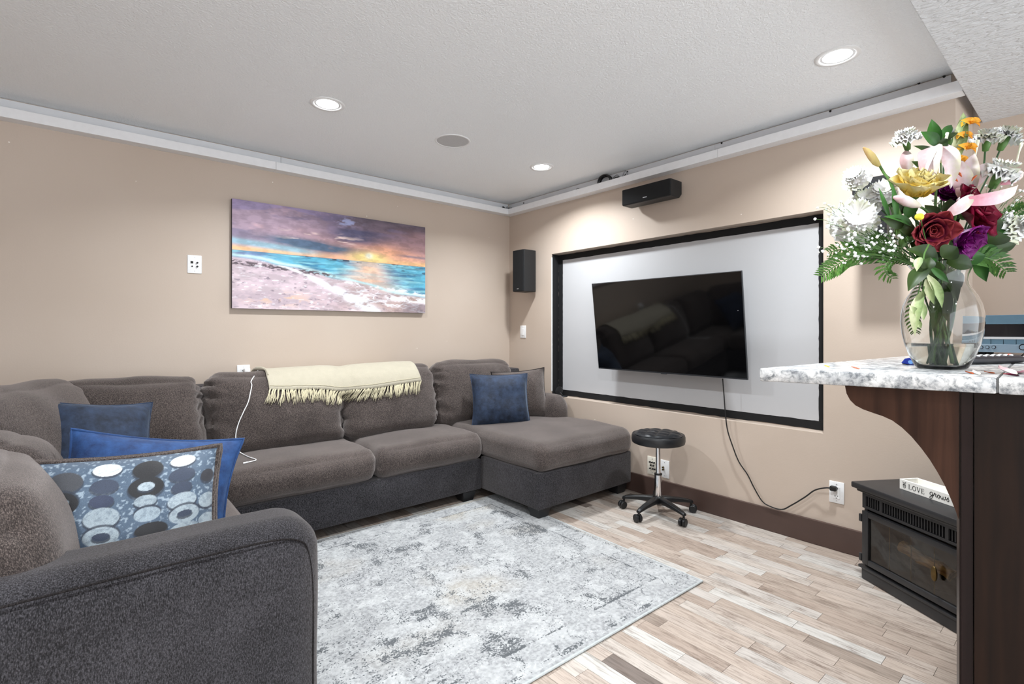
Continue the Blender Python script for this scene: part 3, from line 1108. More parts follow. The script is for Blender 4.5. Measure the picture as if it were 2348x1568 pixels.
# ------------------------------------------------------------------ beach picture on canvas
def vnoise(h, w, fy, fx, seed, octv=4, per=.5):
    out = np.zeros((h, w))
    amp, tot = 1.0, 0.0
    for o in range(octv):
        rs = np.random.RandomState(seed + o)
        gy, gx = int(fy * 2 ** o) + 3, int(fx * 2 ** o) + 3
        g = rs.rand(gy, gx)
        yy = np.linspace(0, fy * 2 ** o, h)
        xx = np.linspace(0, fx * 2 ** o, w)
        y0, x0 = yy.astype(int), xx.astype(int)
        ty, tx = yy - y0, xx - x0
        ty, tx = ty * ty * (3 - 2 * ty), tx * tx * (3 - 2 * tx)
        a = g[y0][:, x0] * (1 - tx) + g[y0][:, x0 + 1] * tx
        b = g[y0 + 1][:, x0] * (1 - tx) + g[y0 + 1][:, x0 + 1] * tx
        out += amp * (a * (1 - ty[:, None]) + b * ty[:, None])
        tot += amp
        amp *= per
    return out / tot


def sstep(a, b, x):
    t = np.clip((x - a) / (b - a), 0, 1)
    return t * t * (3 - 2 * t)


def lerp3(c, col, m):
    return c * (1 - m[..., None]) + np.array(lin(col)) * m[..., None]


def beach(h, w):
    v, u = np.mgrid[1:0:h * 1j, 0:1:w * 1j]        # v = 1 at the top
    v = v.copy()
    n1 = vnoise(h, w, 7, 5, 1, 5, .55)
    n2 = vnoise(h, w, 10, 3.5, 21, 5, .55)
    n3 = vnoise(h, w, 30, 9, 41, 4)
    n4 = vnoise(h, w, 26, 22, 61, 4, .6)
    HZ = .535                                       # horizon
    c = np.zeros((h, w, 3)) + np.array(lin((176, 152, 172)))
    # sky: mauve left, dark slate top centre and right, warm near the sun
    dark = sstep(.28, .75, u + .5 * (v - .7) + .5 * (n1 - .5)) * sstep(.62, 1.0, v + .35 * (n2 - .5))
    c = lerp3(c, (88, 78, 92), np.clip(dark * 1.0, 0, 1))
    c = lerp3(c, (120, 112, 146), sstep(.5, .62, n2) * sstep(.55, .75, v) * .65)
    c = lerp3(c, (214, 176, 188), sstep(.55, .68, n1) * (1 - sstep(.35, .8, u)) * .7)
    c = lerp3(c, (140, 130, 178), sstep(.52, .62, vnoise(h, w, 9, 4, 77, 4)) * (1 - sstep(.2, .5, abs(u - .1))) * sstep(.7, .8, v) * .6)
    warm = np.exp(-((u - .68) / .34) ** 2 - ((v - HZ - .06) / .17) ** 2)
    c = lerp3(c, (246, 176, 140), np.clip(warm * 1.2 * (.55 + .9 * n1), 0, 1))
    c = lerp3(c, (150, 112, 116), sstep(.72, .95, u) * sstep(.62, .72, v) * (1 - sstep(.85, 1, v)) * .75)
    bank = np.exp(-((v - HZ - .115 + .10 * (u - .36)) / .05) ** 2) * np.exp(-((u - .36) / .22) ** 2)
    c = lerp3(c, (82, 104, 132), np.clip(bank * 1.7 * (.5 + n3), 0, 1))
    bank2 = np.exp(-((v - .80) / .09) ** 2) * np.exp(-((u - .57) / .16) ** 2)
    c = lerp3(c, (76, 80, 116), np.clip(bank2 * 1.5 * (.2 + 1.3 * n2), 0, 1) * .9)
    c = lerp3(c, (250, 222, 214), np.clip(sstep(.57, .68, n3) * np.exp(-((v - .73) / .05) ** 2) * np.exp(-((u - .42) / .16) ** 2) * 1.6, 0, 1))
    c = lerp3(c, (170, 178, 222), np.clip(sstep(.42, .62, n4) * np.exp(-((v - .93) / .035) ** 2) * np.exp(-((u - .52) / .06) ** 2) * 1.3, 0, .8))
    strip = np.exp(-((v - HZ - .02) / .028) ** 2) * (.65 + .35 * n1)
    c = lerp3(c, (252, 200, 140), np.clip(strip * (1 - .55 * sstep(.3, .5, u) * (1 - sstep(.55, .66, u))), 0, 1))
    lb = np.exp(-((v - HZ - .085 + .12 * u) / .028) ** 2) * (1 - sstep(.25, .45, u))
    c = lerp3(c, (150, 196, 214), np.clip(lb * 1.3, 0, 1) * .85)
    sun = np.exp(-((u - .655) / .09) ** 2 - ((v - HZ - .045) / .055) ** 2)
    c = lerp3(c, (255, 228, 150), np.clip(sun * 1.5, 0, 1))
    c = lerp3(c, (255, 252, 226), np.clip(np.exp(-((u - .655) / .018) ** 2 - ((v - HZ - .065) / .028) ** 2) * 1.5, 0, 1))
    gr = np.exp(-((v - HZ - .10 - .03 * (1 - u)) / .014) ** 2) * sstep(.78, .9, u)
    c = lerp3(c, (120, 110, 130), np.clip(gr, 0, 1) * .8)
    # sea
    sea = np.zeros_like(c) + np.array(lin((92, 176, 204)))
    dpt = np.clip((HZ - v) / HZ, 0, 1)
    sea = lerp3(sea, (58, 128, 168), np.clip(sstep(.5, .62, n3) * .8, 0, 1))
    sea = lerp3(sea, (130, 128, 176), np.exp(-(u / .16) ** 2) * np.exp(-((dpt - .06) / .07) ** 2) * .8)
    sea = lerp3(sea, (150, 218, 230), sstep(.5, .66, vnoise(h, w, 44, 7, 91, 3)) * .75)
    refl = np.exp(-((u - .66 + .05 * (n3 - .5)) / (.07 + .16 * dpt)) ** 2)
    sea = lerp3(sea, (250, 206, 178), np.clip(refl * (.45 + 1.0 * n3) * (1 - .3 * dpt), 0, 1))
    rock = sstep(.56, .62, vnoise(h, w, 60, 30, 15, 3) * .6 + .4 * n3) * np.exp(-((v - HZ) / .018) ** 2) * sstep(.2, .5, u)
    sea = lerp3(sea, (54, 66, 84), np.clip(rock * 1.6 + np.exp(-((v - HZ) / .006) ** 2) * .5, 0, 1))
    sea = lerp3(sea, (52, 88, 112), sstep(.57, .64, vnoise(h, w, 50, 14, 33, 3)) * sstep(.7, .85, u) * np.exp(-((dpt - .14) / .10) ** 2) * .9)
    # sand, shore line runs from upper left to lower right
    sand = np.zeros_like(c) + np.array(lin((206, 186, 196)))
    sand = lerp3(sand, (188, 160, 152), sstep(.25, .95, u + .4 * (n1 - .5)))
    sand = lerp3(sand, (218, 200, 206), sstep(.5, .7, n2) * .5)
    sand = lerp3(sand, (216, 180, 142), np.exp(-((v - .1) / .06) ** 2) * np.exp(-((u - .2) / .14) ** 2) * sstep(.45, .6, n4) * .8)
    sand = lerp3(sand, (112, 100, 118), sstep(.70, .75, vnoise(h, w, 75, 40, 5, 3)) * .6)
    shore = .462 - .20 * sstep(0, 1.0, u) - .08 * u + .05 * (n1 - .5) + .012 * (n4 - .5)
    m = sstep(-.015, .015, shore - v)
    sea = lerp3(sea, (200, 234, 240), np.clip(np.exp(-((v - shore - .022) / .014) ** 2) * 1.1, 0, 1))
    c = np.where((v < HZ)[..., None], sea, c)
    c = c * (1 - m[..., None]) + sand * m[..., None]
    pebb = np.exp(-((v - .425 + .14 * u) / .022) ** 2) * (1 - sstep(.38, .52, u)) * sstep(.40, .55, vnoise(h, w, 90, 60, 8, 2))
    c = lerp3(c, (98, 84, 92), np.clip(pebb * 1.5, 0, 1))
    # foam: main tongue, then lace towards the right
    t = np.clip((.43 - v) / .43, 0, 1)
    path = .17 + .52 * t ** .75 + .05 * (vnoise(h, w, 9, 4, 12, 3) - .5) - .12 * sstep(.72, 1, t) * 0
    wid = .018 + .035 * sstep(.1, .6, t) * (.4 + 1.2 * n1)
    foam = np.exp(-((u - path) / wid) ** 2) * sstep(.0, .04, t) * sstep(.36, .56, n4 + .12)
    lace = sstep(.03, .10, .10 - abs(vnoise(h, w, 16, 9, 55, 4, .6) - .5)) * sstep(.50, .62, vnoise(h, w, 5, 4, 9, 3) + .35 * (u - .45)) * sstep(-.02, .06, shore - v) * sstep(.0, .10, u - path)
    foam2 = np.exp(-((v - .165 + .12 * (u - .7) + .03 * (n1 - .5)) / .028) ** 2) * sstep(.72, .8, u) * sstep(.38, .55, n4)
    foam3 = np.exp(-((v - .30 + .19 * (u - .55)) / .022) ** 2) * sstep(.45, .6, u) * sstep(.4, .58, n4) * .8
    fleck = sstep(.70, .74, vnoise(h, w, 80, 34, 18, 3)) * m * .6
    c = lerp3(c, (242, 240, 246), np.clip(foam * 1.5 + lace * .9 + foam2 * 1.3 + foam3 + fleck, 0, 1))
    c = lerp3(c, (140, 128, 138), sstep(.78, .88, u - .4 * v) * (1 - sstep(.10, .13, v + .1 * (u - .85))) * .7)
    edge = np.clip(1.0 * (n4 - .5) + .94, .8, 1.05)
    return np.clip(c * edge[..., None], 0, 1)


pl, pr = at(532, 455, Y=Y0 - .036), at(975, 718, Y=Y0 - .036)
pz1 = (at(532, 455, Y=Y0 - .036).z + at(975, 521, Y=Y0 - .036).z) / 2
pz0 = (at(535, 706, Y=Y0 - .036).z + pr.z) / 2
t = thing('beach_picture', 'wide canvas print of a beach sunset on the tan wall', 'picture', ((pl.x + pr.x) / 2, Y0 - .018, pz0))
nx, ny = 460, 228
x0, x1 = pl.x, pr.x
img = beach(ny, nx)
vf = grid_vf(nx, ny, lambda a, b: (x0 + (x1 - x0) * a, Y0 - .0362, pz1 + (pz0 - pz1) * b))
vf = (vf[0], [f[::-1] for f in vf[1]])
cc = np.concatenate([img, np.ones((ny, nx, 1))], 2).reshape(-1, 4)
M['print'] = vcol_mat('printed_canvas', .55, .12, 900, speck=.06)
mk('printed_face', vf, M['print'], t, 'world', col=cc)
M['canvas_edge'] = simple('dark_canvas_edge', hx(58, 50, 58), .7, var=.3, vscale=8)
mk('stretcher', boxes((x0, Y0 - .036, pz0, x1, Y0 - .004, pz1)), M['canvas_edge'], t, 'world')

# ------------------------------------------------------------------ rug
RX0, RX1, RYA, RYB = -.06, 2.27, 1.275, 2.905
t = thing('area_rug', 'pale grey distressed oriental area rug on the wood floor', 'rug', ((RX0 + RX1) / 2, (RYA + RYB) / 2, 0.0005), R(-1.2))
w, h = RX1 - RX0, RYB - RYA
nx, ny = 466, 326


def rug_cols():
    v, u = np.mgrid[0:1:ny * 1j, 0:1:nx * 1j]
    X, Yv = (u - .5) * w, (v - .5) * h
    # ornament: kaleidoscopic noise, mirrored about both axes and repeated
    big = vnoise(ny, nx, 26, 37, 4, 3, .6)
    sx = np.abs(((X / .33 + .5) % 1) - .5) * 2
    sy = np.abs(((Yv / .29 + .5) % 1) - .5) * 2
    rs = vnoise(128, 128, 5, 5, 31, 3, .6)
    orn = rs[(sy * 127).astype(int), (sx * 127).astype(int)]
    sx2 = np.abs(((X / .62 + .25) % 1) - .5) * 2
    sy2 = np.abs(((Yv / .55 + .25) % 1) - .5) * 2
    orn2 = vnoise(160, 160, 9, 9, 71, 3, .6)[(sy2 * 159).astype(int), (sx2 * 159).astype(int)]
    line = np.exp(-((orn - .5) / .022) ** 2) + np.exp(-((orn2 - .47) / .018) ** 2)
    blot = sstep(.57, .66, orn2) * .9 + sstep(.62, .72, orn) * .6
    wear = vnoise(ny, nx, 8, 11, 13, 4, .65)
    wear2 = vnoise(ny, nx, 14, 20, 17, 3, .6)
    clump = sstep(.50, .62, wear) * sstep(.40, .60, wear2)
    # border frames
    de = np.minimum.reduce([X + w / 2, w / 2 - X, Yv + h / 2, h / 2 - Yv])
    brd = ((de > .035) & (de < .15)).astype(float)
    bl = np.exp(-((de - .038) / .005) ** 2) + np.exp(-((de - .15) / .006) ** 2) + .6 * np.exp(-((de - .185) / .004) ** 2)
    al = np.where(np.minimum(X + w / 2, w / 2 - X) < np.minimum(Yv + h / 2, h / 2 - Yv), Yv, X)
    mot = np.abs(((al / .16) % 1) - .5) * 2
    ring = np.exp(-((np.hypot(mot * .08, de - .094) - .036) / .008) ** 2)
    dark = .145 + .13 * clump + .22 * np.clip(line, 0, 1) * sstep(.35, .6, wear2) + .12 * blot * sstep(.42, .62, wear)
    dark = dark * (1 - .5 * brd) + brd * ring * .20 * sstep(.3, .55, wear2) + bl * .22 * sstep(.35, .55, wear2)
    edge = de < .018
    dark = np.where(edge, .02, dark)
    beige = np.clip(sstep(.50, .70, vnoise(ny, nx, 4, 5, 99, 3)) * sstep(.15, .5, v) * (1 - brd) * .55, 0, 1)
    pale = np.clip(np.exp(-((orn - .40) / .02) ** 2) * .7 + sstep(.5, .68, big) * .5, 0, 1)
    pale = np.where(edge, .0, pale)
    return np.stack([np.clip(dark * 1.0, 0, .7), beige, pale, np.ones_like(u)], 2).reshape(-1, 4)


vf = grid_vf(nx, ny, lambda a, b: ((a - .5) * w, (b - .5) * h, .0095 + .0006 * noise.noise(Vector((a * 90, b * 70, 0)))))
M['rug'] = rug_mat()
mk('pile', vf, M['rug'], t, col=rug_cols(), smooth=True)
mk('backing', boxes((-w / 2 + .002, -h / 2 + .002, 0, w / 2 - .002, h / 2 - .002, .006)), simple('rug_backing', hx(150, 148, 144), .9, var=.1), t)
M['binding'] = simple('rug_binding', hx(176, 180, 180), .9, bump=.5, bscale=300, var=.1, vscale=80)
for p0, p1 in (((-w / 2, -h / 2), (w / 2, -h / 2)), ((w / 2, -h / 2), (w / 2, h / 2)), ((w / 2, h / 2), (-w / 2, h / 2)), ((-w / 2, h / 2), (-w / 2, -h / 2))):
    tube('binding', [(*p0, .0055), ((p0[0] + p1[0]) / 2, (p0[1] + p1[1]) / 2, .0055), (*p1, .0055)], .0055, M['binding'], t, 8, 2)

# ------------------------------------------------------------------ sectional sofa
sofa = thing('sectional_sofa', 'large charcoal chenille sectional sofa with chaise along the tan walls', 'sofa', (1.2, 2.9, 0))
SB = []      # (object) surfaces things rest on


def spart(name, vf, mat='sofa', smooth='auto', loc=None, rot=None):
    o = mk(name, vf, M[mat], sofa, 'world' if loc is None else 'local', smooth=smooth)
    if loc is not None:
        o.rotation_euler = rot or (0, 0, 0)
        o.location = Vector(loc) - sofa.location
    SB.append(o)
    return o


FX, CX = .49, 2.165         # front plane of the left run, side of the chaise
FY, CYF = 2.885, 2.295      # front plane of the long run, front of the chaise
# bases
spart('base', boxes((CX, CYF, .072, 3.115, FY + .02, .305), bev=.012), 'sofa_shaded')
spart('base', boxes((FX, FY, .072, CX - .002, 3.4, .29), bev=.012), 'sofa_shaded')
spart('base', boxes((-.40, 1.785, .072, FX, 3.4, .29), bev=.012), 'sofa_shaded')
# back frames
spart('back_frame', cushion_vf((3.5, .22, .80), .05, n=10), 'sofa_shaded', loc=(1.33, 3.60, .47))
spart('back_frame', cushion_vf((.22, 2.1, .76), .05, n=10), 'sofa_shaded', loc=(-.50, 2.65, .45))
# arms
arm_bm = cushion_vf((1.06, .25, 1.17), (.12, .085, .115), (.0, .0, .0), n=40, lump=.004, seed=3)
for v in arm_bm.verts:
    v.co += Vector((.035, 1.675, .0545))
    v.co.z = max(v.co.z, .05)               # upholstered down to a flat bottom
spart('armrest', arm_bm, 'sofa_shaded')
spart('armrest', cushion_vf((.24, .78, .36), (.09, .09, .12), (.01, .015, .0), n=18), 'sofa', loc=(2.995, 3.29, .488))
# piping along the outer top edge and down the front of the near arm
tube('welt', [(-.45, 1.560, .600), (-.1, 1.556, .602), (.25, 1.556, .602), (.42, 1.558, .596), (.495, 1.562, .572), (.518, 1.569, .53), (.533, 1.576, .44), (.536, 1.578, .30), (.536, 1.579, .18), (.536, 1.579, .06)], .0028, M['sofa_pip'], sofa, 6, 8, 'world')

# seats
def seat(x0, x1, y0, y1, z0, z1, sd, bul=.022):
    return spart('seat_cushion', cushion_vf((x1 - x0, y1 - y0, z1 - z0), (.05, .075, .075), (.008, .022, bul), n=26, lump=.010, seed=sd, crease=.004),
                 loc=((x0 + x1) / 2, (y0 + y1) / 2, (z0 + z1) / 2))


seat(.53, 1.367, 2.862, 3.42, .285, .475, 1)
seat(1.370, 2.178, 2.862, 3.42, .285, .475, 2)
seat(-.15, .528, 2.86, 3.42, .285, .47, 3)
seat(-.2, .505, 1.80, 2.858, .285, .47, 4)
spart('chaise_cushion', cushion_vf((.955, 1.17, .185), (.06, .07, .07), (.0, .02, .022), n=30, lump=.010, seed=6), loc=(2.642, 2.86, .394))


# back cushions: gathered at the side seams, leaning back
def back(xc, w, zc, h, yaw, yc, tilt, sd, d=.27, crease=.022):
    return spart('back_cushion', cushion_vf((w, d, h), (.085, .11, .11), (.006, .05, .018), n=30, crease=crease, lump=.016, seed=sd),
                 loc=(xc, yc, zc), rot=(R(-tilt), 0, R(yaw)))


back(.195, .685, .675, .52, 0, 3.435, 13, 11)
back(.938, .815, .675, .52, 0, 3.430, 13, 12)
back(1.708, .745, .680, .525, 0, 3.425, 13, 13)
back(2.475, .80, .680, .525, 0, 3.43, 13, 14)
back(-.225, .80, .690, .54, 66, 2.97, 18, 15, .30)
back(-.215, .36, .62, .46, 88, 2.42, 16, 16)
back(-.215, .62, .605, .50, 92, 1.925, 16, 17, .30)


def leg(x, y, sx=.055, z0=.001):
    bm = bmesh.new()
    r = bmesh.ops.create_cube(bm, size=1)
    for v in r['verts']:
        k = sx if v.co.z > 0 else sx * .74
        v.co = Vector((x + v.co.x * 2 * k, y + v.co.y * 2 * k, (z0 + .072) / 2 + v.co.z * (.072 - z0)))
    bmesh.ops.bevel(bm, geom=list(bm.edges), offset=.002, segments=1, affect='EDGES')
    mk('leg', bm, M['leg'], sofa, 'world')


leg(CX + .07, CYF + .07, z0=.0115)      # this one stands on the rug
leg(3.03, CYF + .07)
leg(CX - .10, FY + .065)
leg(.60, FY + .065)
leg(.42, 1.88)
leg(-.3, 1.88)
leg(2.6, 3.5)
leg(-.3, 3.5)

bpy.context.view_layer.update()


def bvh_of(objs):
    vs, fs = [], []
    for o in objs:
        m = wm(o)
        b = len(vs)
        vs += [m @ v.co for v in o.data.vertices]
        fs += [tuple(b + i for i in p.vertices) for p in o.data.polygons]
    return BVHTree.FromPolygons(vs, fs)


SOFA = bvh_of(SB)


def onto_sofa(px, py, lift):
    r = ray(px, py).normalized()
    hit = SOFA.ray_cast(Vector((0, 0, CAM_H)), r)
    if hit[0] is None:
        return None
    nrm = hit[1] if hit[1].dot(r) < 0 else -hit[1]
    return hit[0] + nrm * lift


# ------------------------------------------------------------------ throw pillows
def pillow_pt(u, v, w, h, t, pinch, side, seed, lump=.012):
    e = (1 - abs(u) ** 3.2) * (1 - abs(v) ** 3.2)
    th = t / 2 * 1.12 * max(e, 0) ** .78
    x = w / 2 * u * (1 - pinch * (1 - v * v) ** 1.0 * abs(u) ** 3)
    z = h / 2 * v * (1 - pinch * (1 - u * u) ** 1.0 * abs(v) ** 3)
    n = noise.noise(Vector((x * 7 + seed * 3.3, z * 7, seed * 1.7)))
    n += .5 * noise.noise(Vector((x * 17 + seed, z * 17, seed * 2.7)))
    y = side * (th + lump * n * max(e, 0) ** .4) - .03 * noise.noise(Vector((x * 2.5, z * 2.5, seed))) * 1
    return Vector((x, y, z))


def pillow(name, label, w, h, t, mat, loc, rot, seed, pinch=.07, welt=.005, group=None, weltmat=None, n=34):
    o = thing(name, label, 'pillow', loc, 0, group)
    o.rotation_euler = rot
    for side, nm in ((-1, 'front_cover'), (1, 'back_cover')):
        vf = grid_vf(n, n, lambda a, b: pillow_pt(2 * a - 1, 2 * b - 1, w, h, t, pinch, side, seed))
        if side == 1:
            vf = (vf[0], [f[::-1] for f in vf[1]])
        mk(nm, vf, M[mat], o, smooth=True)
    per = [(-1 + 2 * i / 30, -1) for i in range(30)] + [(1, -1 + 2 * i / 30) for i in range(30)] + [(1 - 2 * i / 30, 1) for i in range(30)] + [(-1, 1 - 2 * i / 30) for i in range(30)]
    tube('piping', [pillow_pt(a, b, w, h, t, pinch, -1, seed) for a, b in per], welt, M[weltmat or mat], o, 8, 1, closed=True)
    return o


pillow('throw_pillow', 'navy velvet throw pillow leaning against the back cushion left of the throw', .43, .43, .17, 'blue', (.05, 2.93, .685), (R(-26), R(7), R(12)), 1, .11, group='blue throw pillows', welt=.004)
pillow('throw_pillow', 'royal blue velvet throw pillow directly behind the oval patterned pillow', .55, .42, .17, 'blue2', (.185, 2.27, .612), (R(-18), R(10), R(-10)), 2, .10, group='blue throw pillows')
pillow('throw_pillow', 'square navy velvet throw pillow on the chaise at right', .46, .42, .18, 'blue', (2.455, 3.035, .665), (R(-20), R(1), R(-27)), 3, .09, group='blue throw pillows', welt=.004)
pillow('throw_pillow', 'charcoal chenille throw pillow tucked behind the navy pillow on the chaise', .46, .42, .17, 'sofa', (2.735, 3.11, .675), (R(-16), R(-3), R(-24)), 4, .09, welt=.004, weltmat='sofa_pip')

# patterned lumbar pillow: woven ovals in columns, grey welt
w, h = .52, .42
pil = thing('patterned_pillow', 'blue and silver pillow with stacked oval pattern and grey piping beside the near arm', 'pillow', (.092, 1.985, .608))
pil.rotation_euler = (R(-20), R(1), R(-8))
nx, ny = 250, 200


def ovals():
    v, u = np.mgrid[-1:1:ny * 1j, -1:1:nx * 1j]
    X, Z = u * w / 2, v * h / 2
    nz = vnoise(ny, nx, 60, 70, 3, 2)
    c = np.zeros((ny, nx, 3)) + np.array(lin((70, 88, 108)))
    c = lerp3(c, (46, 66, 96), sstep(.55, 1, -v * .6 + .5))  # shade of the lower half painted into the fabric colour
    spark = sstep(.60, .72, nz)
    c = lerp3(c, (170, 186, 198), spark * .55)
    S, K, W2, D = (150, 162, 170), (14, 14, 20), (226, 230, 230), (44, 54, 74)
    rows = [  # x, z, rx, rz, colour, dark rim shifted up
        (-.218, .150, .036, .026, W2), (-.222, .085, .036, .024, D), (-.222, .038, .03, .02, K), (-.21, -.02, .036, .024, S), (-.215, -.075, .036, .024, S), (-.22, -.13, .03, .02, D),
        (-.135, .130, .042, .034, (58, 60, 66)), (-.138, .066, .042, .034, K, 1), (-.138, .068, .020, .014, (164, 176, 184)), (-.142, .024, .026, .017, S), (-.138, -.020, .030, .022, (132, 146, 156), 1),
        (-.138, -.068, .034, .021, K), (-.135, -.116, .036, .022, K), (-.130, -.162, .032, .020, K), (-.128, -.165, .016, .010, S),
        (-.040, .160, .036, .024, W2), (-.042, .105, .034, .023, D), (-.045, .060, .029, .019, (36, 46, 72)), (-.042, .012, .042, .030, S), (-.040, -.040, .042, .028, S, 1), (-.040, -.040, .021, .011, D),
        (-.035, -.092, .036, .024, S), (-.03, -.14, .036, .02, K),
        (.062, .148, .040, .034, K), (.060, .088, .046, .034, K), (.060, .090, .022, .014, (164, 176, 184)), (.060, .046, .029, .018, S), (.066, .006, .034, .022, (150, 164, 174), 1),
        (.078, -.040, .042, .022, K), (.085, -.086, .044, .023, K), (.085, -.135, .044, .023, K),
        (.155, .168, .036, .022, W2), (.155, .118, .037, .023, D), (.155, .076, .030, .018, D), (.158, .034, .042, .026, S), (.165, -.008, .044, .028, S, 1), (.165, -.006, .022, .010, D),
        (.165, -.052, .042, .020, S), (.168, -.095, .044, .022, D), (.17, -.14, .04, .02, S),
        (.232, .11, .022, .022, (40, 40, 48)), (.236, .03, .03, .024, S), (.236, -.03, .03, .02, S), (.238, -.10, .03, .02, D)]
    for r in rows:
        tilt = .18 * (r[0] / .25)
        zz = (Z - r[1]) - tilt * (X - r[0])
        d = np.hypot((X - r[0]) / r[2], zz / r[3])
        ds = np.hypot((X - r[0]) / (r[2] * 1.06), (zz + (.006 if len(r) < 6 else -.005)) / (r[3] * 1.06))
        c = lerp3(c, (30, 38, 54), (1 - sstep(.94, 1.02, ds)) * .85)
        base = np.zeros_like(c) + np.array(lin(r[4]))
        if sum(r[4]) > 300:
            base = lerp3(base, (96, 112, 124), sstep(.50, .66, nz) * .45)
        m = 1 - sstep(.95, 1.01, d)
        c = c * (1 - m[..., None]) + base * m[..., None]
    return np.concatenate([c, np.ones((ny, nx, 1))], 2).reshape(-1, 4)


M['woven'] = vcol_mat('woven_oval_fabric', .6, .35, 700, sheen=.15, speck=.35)
mk('front_cover', grid_vf(nx, ny, lambda a, b: pillow_pt(2 * a - 1, 2 * b - 1, w, h, .19, .075, -1, 8)), M['woven'], pil, smooth=True, col=ovals())
vf = grid_vf(40, 40, lambda a, b: pillow_pt(2 * a - 1, 2 * b - 1, w, h, .19, .075, 1, 8))
mk('back_cover', (vf[0], [f[::-1] for f in vf[1]]), M['sofa'], pil, smooth=True)
per = [(-1 + 2 * i / 30, -1) for i in range(30)] + [(1, -1 + 2 * i / 30) for i in range(30)] + [(1 - 2 * i / 30, 1) for i in range(30)] + [(-1, 1 - 2 * i / 30) for i in range(30)]
pts = [pillow_pt(a, b, w, h, .19, .075, -1, 8) for a, b in per]
tube('piping', [p + Vector((0, -.004 + .004 * noise.noise(p * 20), 0)) for p in pts], .0065, M['sofa'], pil, 8, 1, closed=True)
tube('piping', [p * 1.012 + Vector((0, .016 + .006 * noise.noise(p * 16 + Vector((3, 1, 2))), 0)) for p in pts], .012, M['sofa'], pil, 8, 1, closed=True)

# ------------------------------------------------------------------ cream throw over the back cushions
hem_k = [(.835, .850), (.90, .842), (1.13, .832), (1.307, .800), (1.42, .796), (1.5, .806), (1.70, .822), (1.90, .834)]
BX0, BX1 = .835, 1.895
nX, nT = 110, 34
CY, CZ = 3.50, .78
backs = [o for o in SB if o.name.startswith(('back_cushion', 'back_frame'))]
BVB = bvh_of(backs)
phis = np.linspace(R(172), R(6), 60)
rad = np.zeros((nX, 60))
for i in range(nX):
    xx = BX0 + (BX1 - BX0) * i / (nX - 1)
    for j, ph in enumerate(phis):
        d = Vector((0, -math.cos(ph), math.sin(ph)))
        src = Vector((xx, CY, CZ)) + d * 1.0
        hit = BVB.ray_cast(src, -d, 1.0)
        rad[i, j] = (hit[0] - Vector((xx, CY, CZ))).length if hit[0] else .10
# cloth bridges the hollows: running maximum, then smoothing
k = 16
pad = np.pad(rad, ((k, k), (0, 0)), mode='edge')
mx_ = np.max(np.stack([pad[a:a + nX] for a in range(2 * k + 1)]), 0)
rad2 = .8 * mx_ + .2 * rad
rad2 = np.maximum(rad2, rad)
for _ in range(10):
    rad2[1:-1] = (rad2[:-2] + rad2[1:-1] + rad2[2:]) / 3
    rad2[:, 1:-1] = (rad2[:, :-2] + rad2[:, 1:-1] + rad2[:, 2:]) / 3
rad2 = np.maximum(rad2, rad) + .010
thr = thing('throw_blanket', 'cream woven throw with fringed hem draped over the sofa back', 'blanket', (1.36, 3.45, .95))


def drape(i, ph):
    xx = BX0 + (BX1 - BX0) * i / (nX - 1)
    rr = np.interp(-ph, -phis, rad2[i])
    return Vector((xx, CY - math.cos(ph) * rr, CZ + math.sin(ph) * rr))


def hem_phi(i):
    xx = BX0 + (BX1 - BX0) * i / (nX - 1)
    hz = np.interp(xx, [a for a, _ in hem_k], [b for _, b in hem_k])
    prev = R(90)
    for ph in np.linspace(R(90), R(6), 90):
        if drape(i, ph).z <= hz:
            return ph
    return R(6)


hp = np.array([hem_phi(i) for i in range(nX)])
hp = np.convolve(np.pad(hp, 2, mode='edge'), np.ones(5) / 5, 'valid')


def blanket_pt(a, b):
    i = min(int(round(a * (nX - 1))), nX - 1)
    ph = R(165) + (hp[i] - R(165)) * b
    p = drape(i, ph)
    p.x += .03 * math.sin(b * 2.2) * (1 - a) * .8 + .012 * noise.noise(Vector((b * 5, a * 3, 2)))
    p.y -= .002 * noise.noise(Vector((a * 40, b * 9, 0)))
    return p


vf = grid_vf(nX, nT, blanket_pt)
bm = bmesh.new()
bv = [bm.verts.new(v) for v in vf[0]]
for f in vf[1]:
    bm.faces.new([bv[i] for i in f])
bmesh.ops.recalc_face_normals(bm, faces=bm.faces)
bmesh.ops.solidify(bm, geom=list(bm.faces), thickness=.005)
mk('cloth', bm, M['blanket'], thr, 'world', smooth=True)
# stitched line above the hem
tube('hem_stitch', [blanket_pt(i / 54, .955) + Vector((0, -.004, .0)) for i in range(55)], .0014, M['fringe'], thr, 5, 1, 'world')
# folded corner at the left end
tube('folded_edge', [blanket_pt(0, b) + Vector((-.010 - .02 * math.sin(b * 6), 0, .002)) for b in np.linspace(.25, .80, 12)], [.006, .010, .012, .012, .008, .004], M['blanket'], thr, 8, 3, 'world')
# fringe
rg = random.Random(9)
vs, fs = [], []
NT = 64
for k in range(NT):
    a = (k + .5) / NT
    p0 = blanket_pt(a, 1.0)
    lean = -.028 + .020 * math.sin(a * 9) + rg.uniform(-.014, .014)
    ln = rg.uniform(.070, .095)
    for s in range(5):
        lx = lean + rg.uniform(-.012, .012)
        l2 = ln * rg.uniform(.85, 1.1)
        q0 = p0 + Vector((rg.uniform(-.004, .004), -.001, .004))
        path = []
        for m_ in range(5):
            f = m_ / 4
            q = q0 + Vector((lx * f + .004 * math.sin(f * 5 + s + k), 0, -l2 * f))
            hit = SOFA.ray_cast(Vector((q.x, q.y - .6, q.z)), Vector((0, 1, 0)))
            yy = hit[0].y - .006 if hit[0] else q.y
            q.y = min(q0.y + .004, yy) if f < .3 else yy - .002 * s % 3
            path.append(q)
        tube_vf(path, [.0022, .0026, .0024, .002, .0014], 4, vs, fs)
o = mk('fringe', (vs, fs), M['fringe'], thr, 'world', smooth=True)
